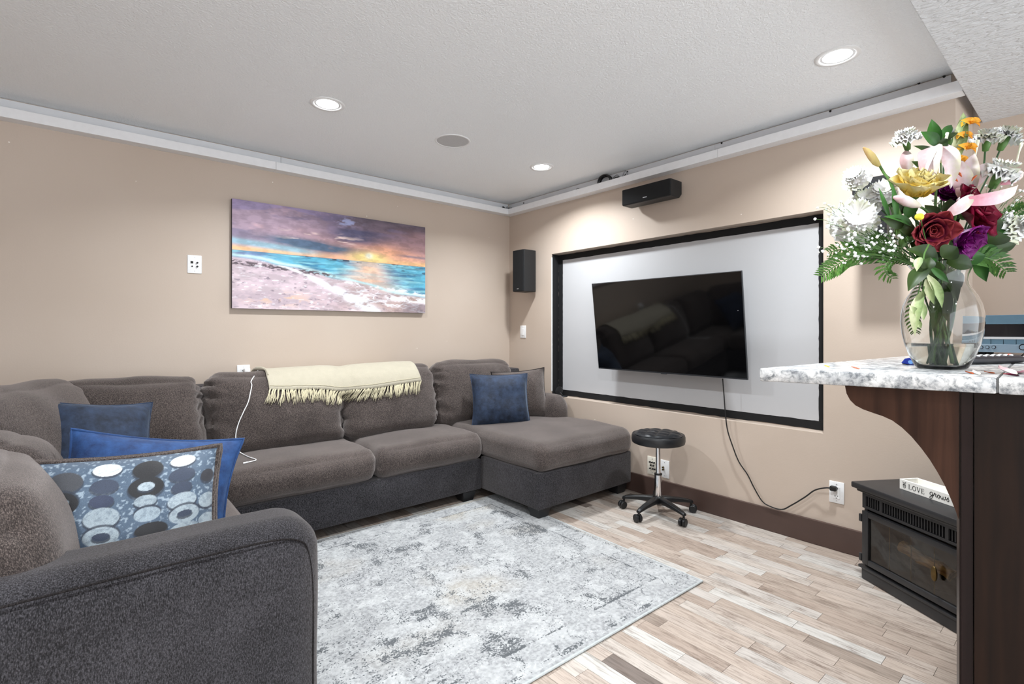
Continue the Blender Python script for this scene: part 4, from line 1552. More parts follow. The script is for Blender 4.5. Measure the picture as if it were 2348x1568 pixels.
tag(o, kind='stuff')

# ------------------------------------------------------------------ phone charger with cable over the sofa
chg = thing('phone_charger', 'white phone charger and cable trailing down the sofa cushion', 'charger', charger_at)
mk('adapter', boxes((-.020, -.030, -.02, .016, .0105, .018), bev=.005), M['white_plastic'], chg, smooth='auto')
pp = [(576, 874), (577, 884), (574, 900), (569, 922), (558, 945), (547, 970), (541, 993), (541, 1012), (545, 1030), (556, 1042), (572, 1050), (585, 1054), (586, 1057), (575, 1060), (566, 1062)]
path = [charger_at + Vector((-.0, -.032, .0))]
for yy in (3.66, 3.60, 3.54, 3.49):
    hit = SOFA.ray_cast(Vector((charger_at.x + .012, yy, 1.3)), Vector((0, 0, -1)))
    if hit[0] is not None:
        path.append(hit[0] + Vector((0, 0, .0045)))
for a, b in pp:
    q = onto_sofa(a, b, .0045)
    if q is not None:
        path.append(q)
tube('cable', path, .0028, M['white_plastic'], chg, 8, 6, 'world')
e = path[-1]
d = (path[-1] - path[-2]).normalized()
tube('connector', [e - d * .004, e + d * .006, e + d * .018], .0045, M['white_plastic'], chg, 8, 2, 'world')

# ------------------------------------------------------------------ rolling stool
ST = thing('rolling_stool', 'black round quilted rolling stool with chrome post beside the chaise', 'stool', (2.875, 1.905, 0), R(0))
zt = .532
# quilted seat top: puffed diamonds between stitched lines
vs, fs = [], []
n = 56
SR = .170


def quilt(x, y):
    a, b = (x * .92 + y * .38) / .072, (-x * .38 + y * .92) / .072
    return (abs(math.sin(math.pi * a)) * abs(math.sin(math.pi * b))) ** .38


bm = bmesh.new()
rings = 22
prev = None
for r_ in range(rings + 1):
    rr = (SR - .012) * r_ / rings
    ring = []
    m_ = 64
    for k in range(m_):
        an = 2 * math.pi * k / m_
        x, y = rr * math.cos(an), rr * math.sin(an)
        z = zt - .012 + .012 * (1 - (rr / SR) ** 4) + .011 * quilt(x, y) * (1 if rr < SR - .03 else .35)
        ring.append(bm.verts.new((x, y, z)))
    if prev:
        for k in range(m_):
            bm.faces.new((prev[k], ring[k], ring[(k + 1) % m_], prev[(k + 1) % m_]))
    prev = ring
bmesh.ops.remove_doubles(bm, verts=bm.verts, dist=1e-5)
bmesh.ops.recalc_face_normals(bm, faces=bm.faces)
mk('seat_top', bm, M['leather'], ST, smooth=True)
mk('seat_side', lathe([(SR - .014, zt - .0095), (SR - .004, zt - .012), (SR, zt - .020), (SR + .001, zt - .045), (SR - .003, zt - .062), (SR - .015, zt - .068), (.002, zt - .068)], 56), M['leather'], ST, smooth='auto')
pts = [((SR - .006) * math.cos(2 * math.pi * k / 56), (SR - .006) * math.sin(2 * math.pi * k / 56), zt - .0105) for k in range(56)]
tube('seat_piping', pts, .003, M['leather'], ST, 6, 1, closed=True)
mk('seat_hub', lathe([(.0005, zt - .069), (.035, zt - .069), (.035, zt - .080), (.022, zt - .095), (.0005, zt - .095)], 24), M['black_plastic'], ST, smooth='auto')
tube('lever', [(.02, 0, zt - .085), (.05, -.05, zt - .083), (.07, -.09, zt - .086)], .006, M['black_plastic'], ST, 8)
mk('gas_piston', lathe([(.0005, .22), (.0155, .22), (.0155, zt - .094), (.0005, zt - .094)], 28), M['chrome'], ST, smooth='auto')
mk('outer_post', lathe([(.0005, .085), (.0235, .085), (.0235, .258), (.0005, .258)], 28), M['chrome'], ST, smooth='auto')
mk('post_collar', lathe([(.016, .257), (.0250, .257), (.0250, .266), (.016, .268)], 28), M['black_plastic'], ST, smooth='auto')
mk('base_hub', lathe([(.0005, .074), (.030, .070), (.038, .088), (.036, .112), (.027, .120), (.0005, .120)], 28), M['black_plastic'], ST, smooth='auto')
for k in range(5):
    an = R(183 + 72 * k)
    ca, sa = math.cos(an), math.sin(an)

    def loc(x, y, z):
        return (x * ca - y * sa, x * sa + y * ca, z)
    sec = [(.025, .024, .078, .116), (.09, .021, .078, .110), (.16, .018, .074, .099), (.215, .015, .067, .087), (.238, .013, .062, .078)]
    bm = bmesh.new()
    prev = None
    for x_, hw, z0, z1 in sec:
        ring = [bm.verts.new(loc(x_, a_, b_)) for a_, b_ in ((-hw, z0), (hw, z0), (hw, z1 - .006), (hw * .6, z1), (-hw * .6, z1), (-hw, z1 - .006))]
        if prev:
            for i in range(6):
                bm.faces.new((prev[i], prev[(i + 1) % 6], ring[(i + 1) % 6], ring[i]))
        else:
            bm.faces.new(ring[::-1])
        prev = ring
    bm.faces.new(prev)
    bmesh.ops.recalc_face_normals(bm, faces=bm.faces)
    bmesh.ops.bevel(bm, geom=list(bm.edges), offset=.002, segments=1, affect='EDGES')
    mk('base_leg', bm, M['black_plastic'], ST, smooth='auto')
    # caster: twin wheels, hood and stem
    wa = an + R(70 + 40 * k)
    cx, cy = .228 * ca, .228 * sa
    bm = lathe([(.0005, .048), (.007, .048), (.007, .066), (.0005, .066)], 12, (cx, cy, 0))
    hood = mk('caster', bm, M['black_plastic'], ST, smooth='auto')
    for s in (-1, 1):
        bm = lathe([(.0005, -.010), (.020, -.010), (.025, -.006), (.025, .006), (.020, .010), (.0005, .010)], 24)
        bmesh.ops.transform(bm, matrix=Matrix.Translation((cx - .012 * math.cos(wa), cy - .012 * math.sin(wa), .0255)) @ Matrix.Rotation(wa, 4, 'Z') @ Matrix.Translation((0, s * .0125, 0)) @ Matrix.Rotation(R(90), 4, 'X'), verts=bm.verts)
        mk('wheel', bm, M['black_plastic'], hood, 'world' if False else 'local', smooth='auto').location -= hood.location

# ------------------------------------------------------------------ stove in the corner
UA = math.atan2(-.843, -.537)
SV = thing('electric_stove', 'black electric fireplace stove with glass door beside the bar', 'fireplace', (2.888, .770, 0), UA)
# local frame: X runs along the front to the right, +Y... chosen so that the depth points into the corner
# rotation by UA turns local X into (-.537,-.843); local Y becomes (.843,-.537): the depth direction
SWD, SDP = .62, .262


def sb(name, b, mat='stove', bev=.003, parent=SV):
    return mk(name, boxes(b, bev=bev), M[mat], parent, smooth='auto')


sb('top', (-.035, -.030, .434, SWD + .035, SDP, .463), bev=.006)
sb('top_molding', (-.018, -.014, .420, SWD + .018, SDP, .4335), bev=.005)
sb('side_panel', (0, .012, .062, .020, SDP, .420))
sb('side_panel', (SWD - .020, .012, .062, SWD, SDP, .420))
sb('back_panel', (.020, SDP - .012, .062, SWD - .020, SDP, .420), 'stove_in', 0)
sb('firebox_floor', (.020, .02, .062, SWD - .020, SDP - .012, .090), 'stove_in', 0)
sb('firebox_lining', (.020, SDP - .040, .09, SWD - .020, SDP - .0125, .335), 'stove_in', 0)
sb('top_panel', (.020, .02, .335, SWD - .020, SDP - .0125, .345), bev=0)
sb('plinth', (0, -.004, .001, SWD, SDP, .052), bev=.004)
sb('ledge', (-.012, -.012, .052, SWD + .012, SDP, .066), bev=.004)
# vent header: three louvre groups
mk('vent_header', boxes((.002, .000, .345, SWD - .002, .010, .357), (.002, .0, .405, SWD - .002, .010, .4195), (.002, .0, .357, .022, .010, .405),
                        (.098, .0, .357, .112, .010, .405), (.410, .0, .357, .424, .010, .405), (.500, .0, .357, SWD - .002, .010, .405)), M['stove'], SV)
sb('vent_back', (.002, .0165, .345, SWD - .002, .02, .42), 'slot', 0)
for g0, g1 in ((.022, .098), (.112, .410), (.424, .500)):
    ns = int((g1 - g0) / .0125)
    bs = []
    for i in range(ns + 1):
        xx = g0 + (g1 - g0) * i / ns
        bs.append((xx - .0022, .002, .359, xx + .0022, .010, .403))
    mk('vent_louvre', boxes(*bs), M['stove'], SV)
# door
D0, D1, DZ0, DZ1 = .012, SWD - .012, .080, .335
door = mk('door', boxes((D0, -.012, DZ0, D0 + .034, .008, DZ1), (D1 - .034, -.012, DZ0, D1, .008, DZ1), (D0 + .034, -.012, DZ0, D1 - .034, .008, DZ0 + .026),
                        (D0 + .034, -.012, DZ1 - .026, D1 - .034, .008, DZ1), bev=.002), M['stove'], SV, smooth='auto')
o = mk('door_glass', boxes((D0 + .03, -.003, DZ0 + .022, D1 - .03, .001, DZ1 - .022)), M['smoke_glass'], door)
o.location -= door.location
for k in range(3):
    xx = D0 + .034 + (D1 - D0 - .068) * (.2 + .2 * k)
    o = mk('reflection_bar', boxes((xx - .0012, .003, DZ0 + .024, xx + .0012, .005, DZ1 - .024)), M['brass'], door)  # added bars standing in for reflection lines on the glass
    o.location -= door.location
for z in (.105, .295):
    o = mk('hinge', boxes((-.006, -.013, z - .018, .009, -.002, z + .018), bev=.002), M['stove'], door, smooth='auto')
    o.location -= door.location
bm = cushion_vf((.024, .014, .062), (.012, .006, .03), n=8)
bmesh.ops.transform(bm, matrix=Matrix.Translation((.385, -.024, .205)), verts=bm.verts)
kn = mk('door_knob', bm, M['brass'], door, smooth=True)
kn.location -= door.location
tag(kn, 'brass leaf shaped door knob')
# logs behind the glass
def log(p0, p1, r, mat, sd):
    ax = Vector(p1) - Vector(p0)
    pts = [Vector(p0) + ax * t + Vector((0, 0, .004 * math.sin(t * 9 + sd))) for t in np.linspace(0, 1, 9)]
    mk('log', tube_vf(pts, [r * (1 + .12 * math.sin(i * 2.3 + sd)) for i in range(9)], 10), M[mat], SV, smooth='auto')


log((.12, .10, .195), (.34, .12, .165), .026, 'log', 1)
log((.06, .13, .125), (.44, .15, .13), .030, 'ember', 2)
log((.22, .08, .115), (.52, .10, .12), .024, 'ember', 3)
log((.30, .09, .11), (.26, .13, .20), .020, 'ember', 4)

# ------------------------------------------------------------------ white lettered tray on the stove
TRX, TRY, TRL, TRD, TRH = .105, .100, .375, .095, .046
TR = thing('wooden_tray', 'white wooden tray lettered LOVE grows HERE on the black stove', 'tray', SV.matrix_basis @ Vector((TRX, TRY, 0)) + Vector((0, 0, .4635)), UA)
mk('front_board', boxes((0, 0, 0, TRL, .009, TRH), bev=.001), M['tray'], TR)
mk('back_board', boxes((0, TRD - .009, 0, TRL, TRD, TRH), bev=.001), M['tray'], TR)
mk('end_board', boxes((.0005, .0092, 0, .009, TRD - .0092, TRH), bev=.001), M['tray'], TR)
mk('end_board', boxes((TRL - .009, .0092, 0, TRL - .0005, TRD - .0092, TRH), bev=.001), M['tray'], TR)
mk('bottom_board', boxes((.0092, .0092, 0, TRL - .0092, TRD - .0092, .006)), M['tray'], TR)


def strokes(name, sts, parent, x0, z0, sx, sz, r=.0011, seg=6):
    vs, fs = [], []
    for st in sts:
        wd = 1.0
        if isinstance(st[0], (int, float)):
            wd, st = st[0], st[1]
        p = [Vector((x0 + a * sx, -.0008, z0 + b * sz)) for a, b in st]
        if len(p) > 2:
            p = smooth_path(p, 6)
        vv, ff = tube_vf(p, r * wd, seg)
        b0 = len(vs)
        vs += [Vector((q.x, -.0002 + (q.y + .0008) * .35 - .0006, q.z)) for q in vv]
        fs += [tuple(b0 + i for i in f) for f in ff]
    return mk(name, (vs, fs), M['ink'], parent, smooth='auto')


def seg_(a, b, w=1.0):
    return (w, [a, b])


SER = .16
L_ = [seg_((.18, 0), (.18, 1), 1.5), seg_((.0, 1), (.36, 1), .6), seg_((.0, 0), (.8, 0), .6), seg_((.8, 0), (.82, .25), .7)]
O_ = [(1.2, [(.45, 1), (.15, .85), (.02, .5), (.15, .15), (.45, 0), (.75, .15), (.88, .5), (.75, .85), (.45, 1)])]
V_ = [seg_((.1, 1), (.48, 0), 1.5), seg_((.48, 0), (.86, 1), .8), seg_((-.04, 1), (.26, 1), .6), seg_((.72, 1), (1.0, 1), .6)]
E_ = [seg_((.18, 0), (.18, 1), 1.5), seg_((.02, 1), (.72, 1), .6), seg_((.02, 0), (.76, 0), .6), seg_((.18, .52), (.56, .52), .6), seg_((.72, 1), (.73, .78), .7), seg_((.76, 0), (.78, .24), .7), seg_((.56, .62), (.56, .42), .6)]
H_ = [seg_((.16, 0), (.16, 1), 1.4), seg_((.74, 0), (.74, 1), 1.4), seg_((.16, .5), (.74, .5), .6), seg_((.02, 1), (.3, 1), .6), seg_((.02, 0), (.3, 0), .6), seg_((.6, 1), (.88, 1), .6), seg_((.6, 0), (.88, 0), .6)]
R_ = [seg_((.16, 0), (.16, 1), 1.4), seg_((.02, 0), (.32, 0), .6), (.9, [(.02, 1), (.45, 1), (.7, .86), (.7, .64), (.45, .5), (.16, .5)]), seg_((.42, .5), (.82, 0), 1.2)]
lh = .021
zb = .012
for i, (nm, ch, xx) in enumerate((('letter', L_, .046), ('letter', O_, .066), ('letter', V_, .087), ('letter', E_, .108))):
    strokes(nm, ch, TR, xx, zb, .018, lh, .0010)
for ch, xx in ((H_, .256), (E_, .280), (R_, .302), (E_, .326)):
    strokes('letter', ch, TR, xx, zb, .020, lh, .0010)
# script word "grows"
G = [(1.3, [(.75, .72), (.45, .78), (.18, .55), (.2, .2), (.5, .1), (.75, .4), (.8, .72), (.74, .1), (.6, -.45), (.3, -.6), (.12, -.38), (.4, -.1), (1.0, .2)])]
Rr = [(1.3, [(-.1, .1), (.12, .5), (.25, .85), (.3, .65), (.6, .68), (.52, .3), (.6, .05), (.85, .2)])]
Oo = [(1.3, [(.5, .7), (.2, .55), (.15, .2), (.4, .02), (.68, .2), (.68, .55), (.45, .7), (.6, .52), (.95, .6)])]
Ww = [(1.3, [(.0, .6), (.1, .2), (.3, .02), (.5, .3), (.52, .62), (.55, .2), (.75, .02), (.98, .3), (.95, .7), (1.1, .6)])]
Ss = [(1.3, [(.0, .1), (.35, .55), (.5, .8), (.52, .5), (.7, .2), (.5, -.02), (.2, .08)])]
for ch, xx, sx in ((G, .146, .020), (Rr, .166, .018), (Oo, .181, .017), (Ww, .197, .021), (Ss, .221, .018)):
    strokes('letter', ch, TR, xx, zb + .004, sx, .021, .0010)
# little potted sprout emblem
strokes('plant_emblem', [(1, [(.15, .42), (.85, .42), (.72, -.25), (.28, -.25), (.15, .42)]), seg_((.1, .52), (.9, .52), 1.6), (.8, [(.5, .55), (.48, .8), (.5, 1.0)]),
                         (.8, [(.5, .8), (.2, 1.1), (.05, 1.15), (.2, .85), (.5, .8)]), (.8, [(.5, .9), (.8, 1.2), (.95, 1.2), (.85, .95), (.5, .9)]), (.7, [(.36, .2), (.5, .0), (.64, .2), (.5, .26), (.36, .2)])],
        TR, .016, .016, .018, .018, .0009)

# ------------------------------------------------------------------ bar: granite counter on a dark wood end panel with a scrolled corbel
CT, CTH = 1.105, .034
A = at(1741, 844, Z=CT)
Bp = at(2348, 869, Z=CT)
ed = (Bp - A).normalized()
Bp = A + ed * .98
far1, far0 = Vector((X1 - .002, YE - .055, CT)), Vector((X1 - .002, -.42, CT))
bar = thing('bar_counter', 'bar with white speckled granite top on dark stained wood end panel', 'bar counter', (A.x + .9, .05, 0))
# seam across the slab, where the photograph shows a dark joint in the front edge
S0 = at(2286, 866, Z=CT)
tS = (S0 - A).dot(ed)
S0 = A + ed * tS
S1 = Vector((X1 - .002, S0.y + .11, CT))


def slab(name, poly):
    return mk(name, prism([(p.x, p.y) for p in poly], 'z', CT - CTH, CT, .004), M['granite'], bar, 'world', smooth='auto')


g = ed * .0012
slab('granite_slab', [A, S0 - g, S1 - g, far1])
slab('granite_slab', [S0 + g, Bp, far0, S1 + g])
mk('slab_joint', prism([((S0 - g * .95).x + .002, (S0 - g * .95).y), ((S0 + g * .95).x + .002, (S0 + g * .95).y), ((S1 + g * .9).x - .004, (S1 + g * .9).y), ((S1 - g * .9).x - .004, (S1 - g * .9).y)], 'z', CT - CTH + .003, CT - .0012), M['grout'], bar, 'world')

nrm = Vector((-ed.y, ed.x, 0))          # to the rear of the end panel
if nrm.x < 0:
    nrm = -nrm
SETB = .030


def on_edge_plane(px, py, back=SETB):
    """point seen at px,py on the vertical plane set back from the slab edge"""
    r = ray(px, py)
    o = A + nrm * back
    d = (o - Vector((0, 0, CAM_H))).dot(nrm) / r.dot(nrm)
    return Vector((0, 0, CAM_H)) + r * d


zt_ = CT - CTH - .0005


def along(p):
    return (p - A).dot(ed)


u_post = along(on_edge_plane(2200, 1000))
u_post1 = along(on_edge_plane(2231, 1000))


def panel(name, u0, u1, b0, b1, z0, z1, mat, bev=.002):
    bm = bmesh.new()
    for u, b, z in ((u0, b0, z0), (u1, b0, z0), (u1, b1, z0), (u0, b1, z0), (u0, b0, z1), (u1, b0, z1), (u1, b1, z1), (u0, b1, z1)):
        p = A + ed * u + nrm * b
        bm.verts.new((p.x, p.y, z))
    bm.verts.ensure_lookup_table()
    for f in ((0, 1, 2, 3), (4, 5, 6, 7), (0, 1, 5, 4), (1, 2, 6, 5), (2, 3, 7, 6), (3, 0, 4, 7)):
        bm.faces.new([bm.verts[i] for i in f])
    bmesh.ops.recalc_face_normals(bm, faces=bm.faces)
    if bev:
        bmesh.ops.bevel(bm, geom=list(bm.edges), offset=bev, segments=2, affect='EDGES')
    return mk(name, bm, M[mat], bar, 'world', smooth='auto')


panel('corner_post', u_post, u_post1, SETB, SETB + .06, .001, zt_, 'bar_edge', .003)
panel('end_panel', u_post1 + .002, u_post1 + .62, SETB + .005, SETB + .03, .001, zt_, 'bar_wood', .001)
# body of the bar running back to the set-back wall
yb0 = (A + ed * (u_post + .07) + nrm * .1).y
mk('bar_body', boxes((A.x + .34, -.34, .001, X1 - .003, min(yb0, .055), zt_)), M['bar_wood'], bar, 'world')
# corbel outline traced along the bracket's plane
cor = [(1937, 888), (1941, 902), (1949, 917), (1961, 929), (1978, 938), (2000, 946), (2024, 954), (2046, 964), (2068, 980), (2090, 1001), (2112, 1027), (2132, 1054), (2150, 1083), (2166, 1112), (2179, 1141), (2190, 1168), (2198, 1190)]
pts = [on_edge_plane(a_, b_) for a_, b_ in cor]
prof = [(along(p), p.z) for p in pts]
prof[0] = (prof[0][0], zt_)
prof = [(u, min(z, zt_)) for u, z in prof] + [(u_post - .001, prof[-1][1]), (u_post - .001, zt_)]
bm = bmesh.new()
f_, b_ = [], []
for u, z in prof:
    p = A + ed * u + nrm * SETB
    q = A + ed * u + nrm * (SETB + .028)
    f_.append(bm.verts.new((p.x, p.y, z)))
    b_.append(bm.verts.new((q.x, q.y, z)))
bm.faces.new(f_)
bm.faces.new(b_[::-1])
for i in range(len(prof)):
    j = (i + 1) % len(prof)
    bm.faces.new((f_[i], b_[i], b_[j], f_[j]))
bmesh.ops.recalc_face_normals(bm, faces=bm.faces)
mk('corbel', bm, M['corbel'], bar, 'world')

# ------------------------------------------------------------------ receiver at the far end of the counter
RXF = 2.775
rec = thing('stereo_receiver', 'steel blue stereo receiver with black display on the counter behind the vase', 'receiver', (RXF + .15, .12, CT))
ry1, ry0 = .372, -.06
d_ = at(2300, 757, X=RXF)
zof = lambda py: at(2300, py, X=RXF).z
zb_, zt2 = zof(811), zof(722)
zA, zB, zC, zD = zof(743), zof(772), zof(777.5), zof(789)
zb_ = max(zb_, CT + .012)
mk('chassis', boxes((RXF + .006, ry0 + .002, zb_, RXF + .30, ry1 - .002, zt2 - .001), bev=.002), M['receiver'], rec, 'world')
mk('front_panel', boxes((RXF, ry0, zA, RXF + .006, ry1, zt2), bev=.001), M['receiver'], rec, 'world')
mk('display', boxes((RXF + .001, ry0, zB, RXF + .006, ry1, zA - .0005)), M['display'], rec, 'world')
mk('trim_line', boxes((RXF - .001, ry0, zC, RXF + .006, ry1, zB - .0005)), M['silver'], rec, 'world')
mk('button_row', boxes(*[(RXF, ry0 + i * .036 + .001, zD, RXF + .0058, ry0 + i * .036 + .035, zC - .0005) for i in range(12)]), M['receiver'], rec, 'world')
mk('control_band', boxes((RXF - .001, ry0, zb_, RXF + .006, ry1, zD - .0006), bev=.0012), M['receiver_silver'], rec, 'world')
for pxx, rr in ((2250, .0065), (2264, .0065), (2279, .0065), (2346, .012)):
    q = at(pxx, 796, X=RXF - .001)
    for nm_, r_, dp, mt in (('knob_ring', rr, .002, 'display'), ('knob', rr * .72, .010, 'receiver_silver')):
        bm = lathe([(.0002, 0), (r_, 0), (r_, dp), (.0002, dp)], 20)
        bmesh.ops.transform(bm, matrix=Matrix.Translation(q) @ Matrix.Rotation(R(-90), 4, 'Y'), verts=bm.verts)
        mk(nm_, bm, M[mt], rec, 'world', smooth='auto')
for yy in (ry0 + .04, ry1 - .04):
    for xx in (RXF + .05, RXF + .25):
        mk('foot', lathe([(.0002, CT + .0003), (.014, CT + .0003), (.016, zb_ - .0003), (.0002, zb_ - .0003)], 16, (xx, yy, 0)), M['black_plastic'], rec, 'world', smooth='auto')

# remote control and a small blue packet lying behind the vase
q0, q1 = at(2205, 842, Z=CT), at(2334, 838, Z=CT)
dv = (q1 - q0)
q0 = q0 + Vector((.16, .02, 0))
q1 = q1 + Vector((.16, .02, 0))
dv = (q1 - q0)
an = math.atan2(dv.y, dv.x)
rm = thing('remote_control', 'dark navy remote control lying flat behind the vase', 'remote', ((q0 + q1) / 2), an)
ln = dv.length + .03
mk('body', cushion_vf((ln, .052, .024), (.024, .02, .009), n=14), M['remote'], rm, smooth=True).location.z = .0125
mk('end_cap', cushion_vf((.03, .053, .021), (.018, .02, .009), n=8), M['cable_grey'], rm, smooth=True).location = (ln / 2 - .010, 0, .0116)
for k in range(7):
    for s in (-1, 0, 1):
        b = mk('button', cushion_vf((.009, .007, .004), (.003, .003, .0018), n=4), M['white_plastic' if s < 1 else 'cable_grey'], rm, smooth=True)
        b.location = (-ln / 2 + .03 + k * (ln - .07) / 6.5, s * .013, .0245)
b = mk('power_button', cushion_vf((.012, .012, .004), (.005, .005, .0018), n=6), M['orange_btn'], rm, smooth=True)
b.location = (ln / 2 - .028, .006, .0245)
q = at(2086, 838, Z=CT)
pk = thing('foil_packet', 'blue crumpled packet peeking out left of the vase base', 'packet', q + Vector((.05, .0, 0)), R(-38))
bm = bmesh.new()
vsx = [(-.040, -.002, .006), (-.022, -.016, .001), (.055, -.020, .001), (.055, .022, .001), (-.018, .020, .001), (-.026, .002, .018), (.0, -.008, .022), (.055, -.006, .022), (.055, .012, .020), (.004, .012, .021)]
for v in vsx:
    bm.verts.new(v)
bmesh.ops.convex_hull(bm, input=bm.verts)
mk('wrapper', bm, M['packet'], pk)
bm = bmesh.new()
bmesh.ops.create_circle(bm, segments=16, radius=.006, cap_ends=True)
bmesh.ops.transform(bm, matrix=Matrix.Translation((-.0205, -.0115, .0085)) @ Euler((R(62), 0, R(-25))).to_matrix().to_4x4(), verts=bm.verts)
o = mk('emblem', bm, M['packet_mark'], pk)

# ------------------------------------------------------------------ vase with water
vb = at(2158, 845, Z=CT)
VD = (vb - Vector((0, 0, CAM_H))).dot(FW)
PXM = VD / FPX
vase = thing('glass_vase', 'clear glass urn vase half filled with water on the granite counter', 'vase', (vb.x, vb.y, CT + .0006))
outer = [(.0005, 0), (.058, 0), (.066, .003), (.071, .010), (.083, .032), (.096, .062), (.1035, .092), (.1065, .122), (.1055, .142), (.101, .164), (.092, .184), (.081, .199), (.0715, .213), (.0675, .226), (.0685, .240), (.074, .255), (.0815, .266), (.0865, .272), (.0885, .275)]
inner = [(.0855, .2765), (.083, .2735), (.0785, .2675), (.071, .256), (.0655, .241), (.0645, .226), (.0685, .212), (.078, .197), (.089, .182), (.098, .163), (.1025, .142), (.1035, .122), (.1005, .093), (.093, .064), (.080, .034), (.067, .012), (.060, .008), (.0005, .008)]
VS = .80
outer = [(r * VS, z) for r, z in outer]
inner = [(r * VS, z) for r, z in inner]
mk('glass', lathe(outer + inner, 64), M['vase'], vase, smooth=True)
WZ = .066
wi = [(.0005, .0084), (.0595, .0084), (.0665, .0124), (.0797, .0344), (.0927, .0642), (.0931, WZ), (.0005, WZ)]
wi = [(r * VS, z) for r, z in wi]
mk('water', lathe(wi, 64), M['water'], vase, smooth='auto')

NECK = Vector((vb.x, vb.y, CT + .225))
frng = random.Random(21)


def fp(px, py, dd=0.0):
    """point of the bouquet seen at (px, py), dd metres behind the vase axis"""
    return at(px, py, D=VD + dd)


def stem_path(head, drop_dir=None, spread=.032):
    """from a bloom down through the neck to the vase floor"""
    off = Vector((head.x - NECK.x, head.y - NECK.y, 0))
    if off.length > 1e-6:
        off.normalize()
    nk = NECK + off * frng.uniform(.006, .034) + Vector((frng.uniform(-.012, .012), frng.uniform(-.012, .012), 0))
    bot = Vector((vb.x, vb.y, CT + .016)) - off * frng.uniform(.0, spread) + Vector((frng.uniform(-.012, .012), frng.uniform(-.012, .012), 0))
    mid = nk.lerp(bot, .5) + Vector((frng.uniform(-.012, .012), frng.uniform(-.012, .012), 0))
    up = nk.lerp(head, .45) + Vector((0, 0, .025))
    if drop_dir is not None:
        return [head, head + drop_dir, up, nk, mid, bot]
    return [head, up, nk, mid, bot]


def petal_vf(l, w, cup=.3, curl=.2, ruff=0.0, tip=1.0, n=7, sd=0):
    """blade from the origin along +Y, width along X, face +Z"""
    def f(a, b):
        u = 2 * a - 1
        wid = w / 2 * (math.sin(math.pi * min(1, .08 + .92 * b) ** tip) ** .6 if b < 1 else 0.05)
        x = u * wid
        y = l * b
        z = cup * w * (u * u) * .5 * math.sin(math.pi * min(b + .1, 1)) + curl * l * (b * b)
        if ruff:
            z += ruff * l * math.sin(u * 9 + sd) * b * b
            y += ruff * l * .5 * math.cos(u * 11 + sd) * b
        return Vector((x, y, z))
    return grid_vf(n, n, f)


PM = {}


def petal_mesh(key, mat, *a, **k):
    kk = (key, mat)
    if kk not in PM:
        o = mk('petal', petal_vf(*a, **k), M[mat], None, smooth=True)
        c = o.location.copy()
        o.data.transform(Matrix.Translation(c))
        PM[kk] = o.data
        bpy.data.objects.remove(o)
    return PM[kk]


def put(name, mesh, parent, mtx):
    o = bpy.data.objects.new(name, mesh)
    COL.objects.link(o)
    o.parent = parent
    o.matrix_basis = mtx
    return o


def aim(d, roll=0.0):
    return Vector(d).normalized().to_track_quat('Z', 'Y').to_matrix().to_4x4() @ Matrix.Rotation(roll, 4, 'Z')


def root_at(name, label, cat, p, group=None):
    return thing(name, label, cat, p, 0, group)


def add_stem(t, pts, r=.0026, mat='stem'):
    return tube('stem', pts, r, M[mat], t, 8, 6, 'world')


def leaf_on(t, base, tip, w, mat='leaf', bend=.15, roll=0.0, name='leaf'):
    """pointed leaf from base to tip"""
    base, tip = Vector(base), Vector(tip)
    l = (tip - base).length

    def f(a, b):
        u = 2 * a - 1
        wid = w / 2 * (math.sin(math.pi * (.04 + .96 * b) ** .8)) if b < 1 else .0002
        return Vector((u * wid, l * b, .28 * abs(u) * wid + bend * l * math.sin(math.pi * b)))
    vf = grid_vf(7, 12, f)
    y = (tip - base).normalized()
    cam_dir = (Vector((0, 0, CAM_H)) - base).normalized()
    z = (cam_dir + Vector((0, 0, .35)))
    z = (z - y * z.dot(y)).normalized()
    x = y.cross(z)
    m = Matrix((x, y, z)).transposed().to_4x4()
    m = Matrix.Translation(base) @ m @ Matrix.Rotation(roll, 4, 'Y')
    vs = [m @ v for v in vf[0]]
    return mk(name, (vs, vf[1]), M[mat], t, 'world', smooth=True)


def rose(label, p, d, r, mat, layers=((4, .30, .38, 10), (5, .52, .52, 24), (6, .78, .70, 44), (6, .98, .82, 66)), seed=0, ruff=.05, stem=True, flat=1.0):
    t = root_at('rose', label, 'flower', p, 'roses in the vase')
    rg = random.Random(seed)
    q = aim(d)
    me = petal_mesh('rose%d' % int(ruff * 100), mat, 1.0, 1.05, cup=.75, curl=.10, ruff=ruff, tip=.75, n=8, sd=seed)
    for li, (n_, rad_, hgt, op) in enumerate(layers):
        for k in range(n_):
            a = 2 * math.pi * (k + .5 * (li % 2)) / n_ + rg.uniform(-.15, .15)
            s = r * (hgt + .18) * rg.uniform(.92, 1.08) * 1.15
            tilt = R(90 - op * flat + rg.uniform(-5, 5))
            # petal stands on a ring, leans outwards by op degrees, cup faces the centre
            m = q @ Matrix.Rotation(a, 4, 'Z') @ Matrix.Translation((0, r * rad_ * .18, -r * .42)) @ Matrix.Rotation(tilt, 4, 'X') @ Matrix.Diagonal((s, s, s, 1))
            put('petal', me, t, m)
    # green calyx and stem behind the bloom
    back = q @ Vector((0, 0, -1))
    mk('calyx', lathe([(.0005, -r * .62), (r * .16, -r * .55), (r * .22, -r * .42), (.0005, -r * .36)], 10), M['stem'], t, smooth=True).matrix_basis = q @ Matrix.Translation((0, 0, -r * .49))
    if stem:
        pw = Vector(p) + back * r * .58
        add_stem(t, stem_path(pw, back * .03), .0032, 'stem_dark')
    return t


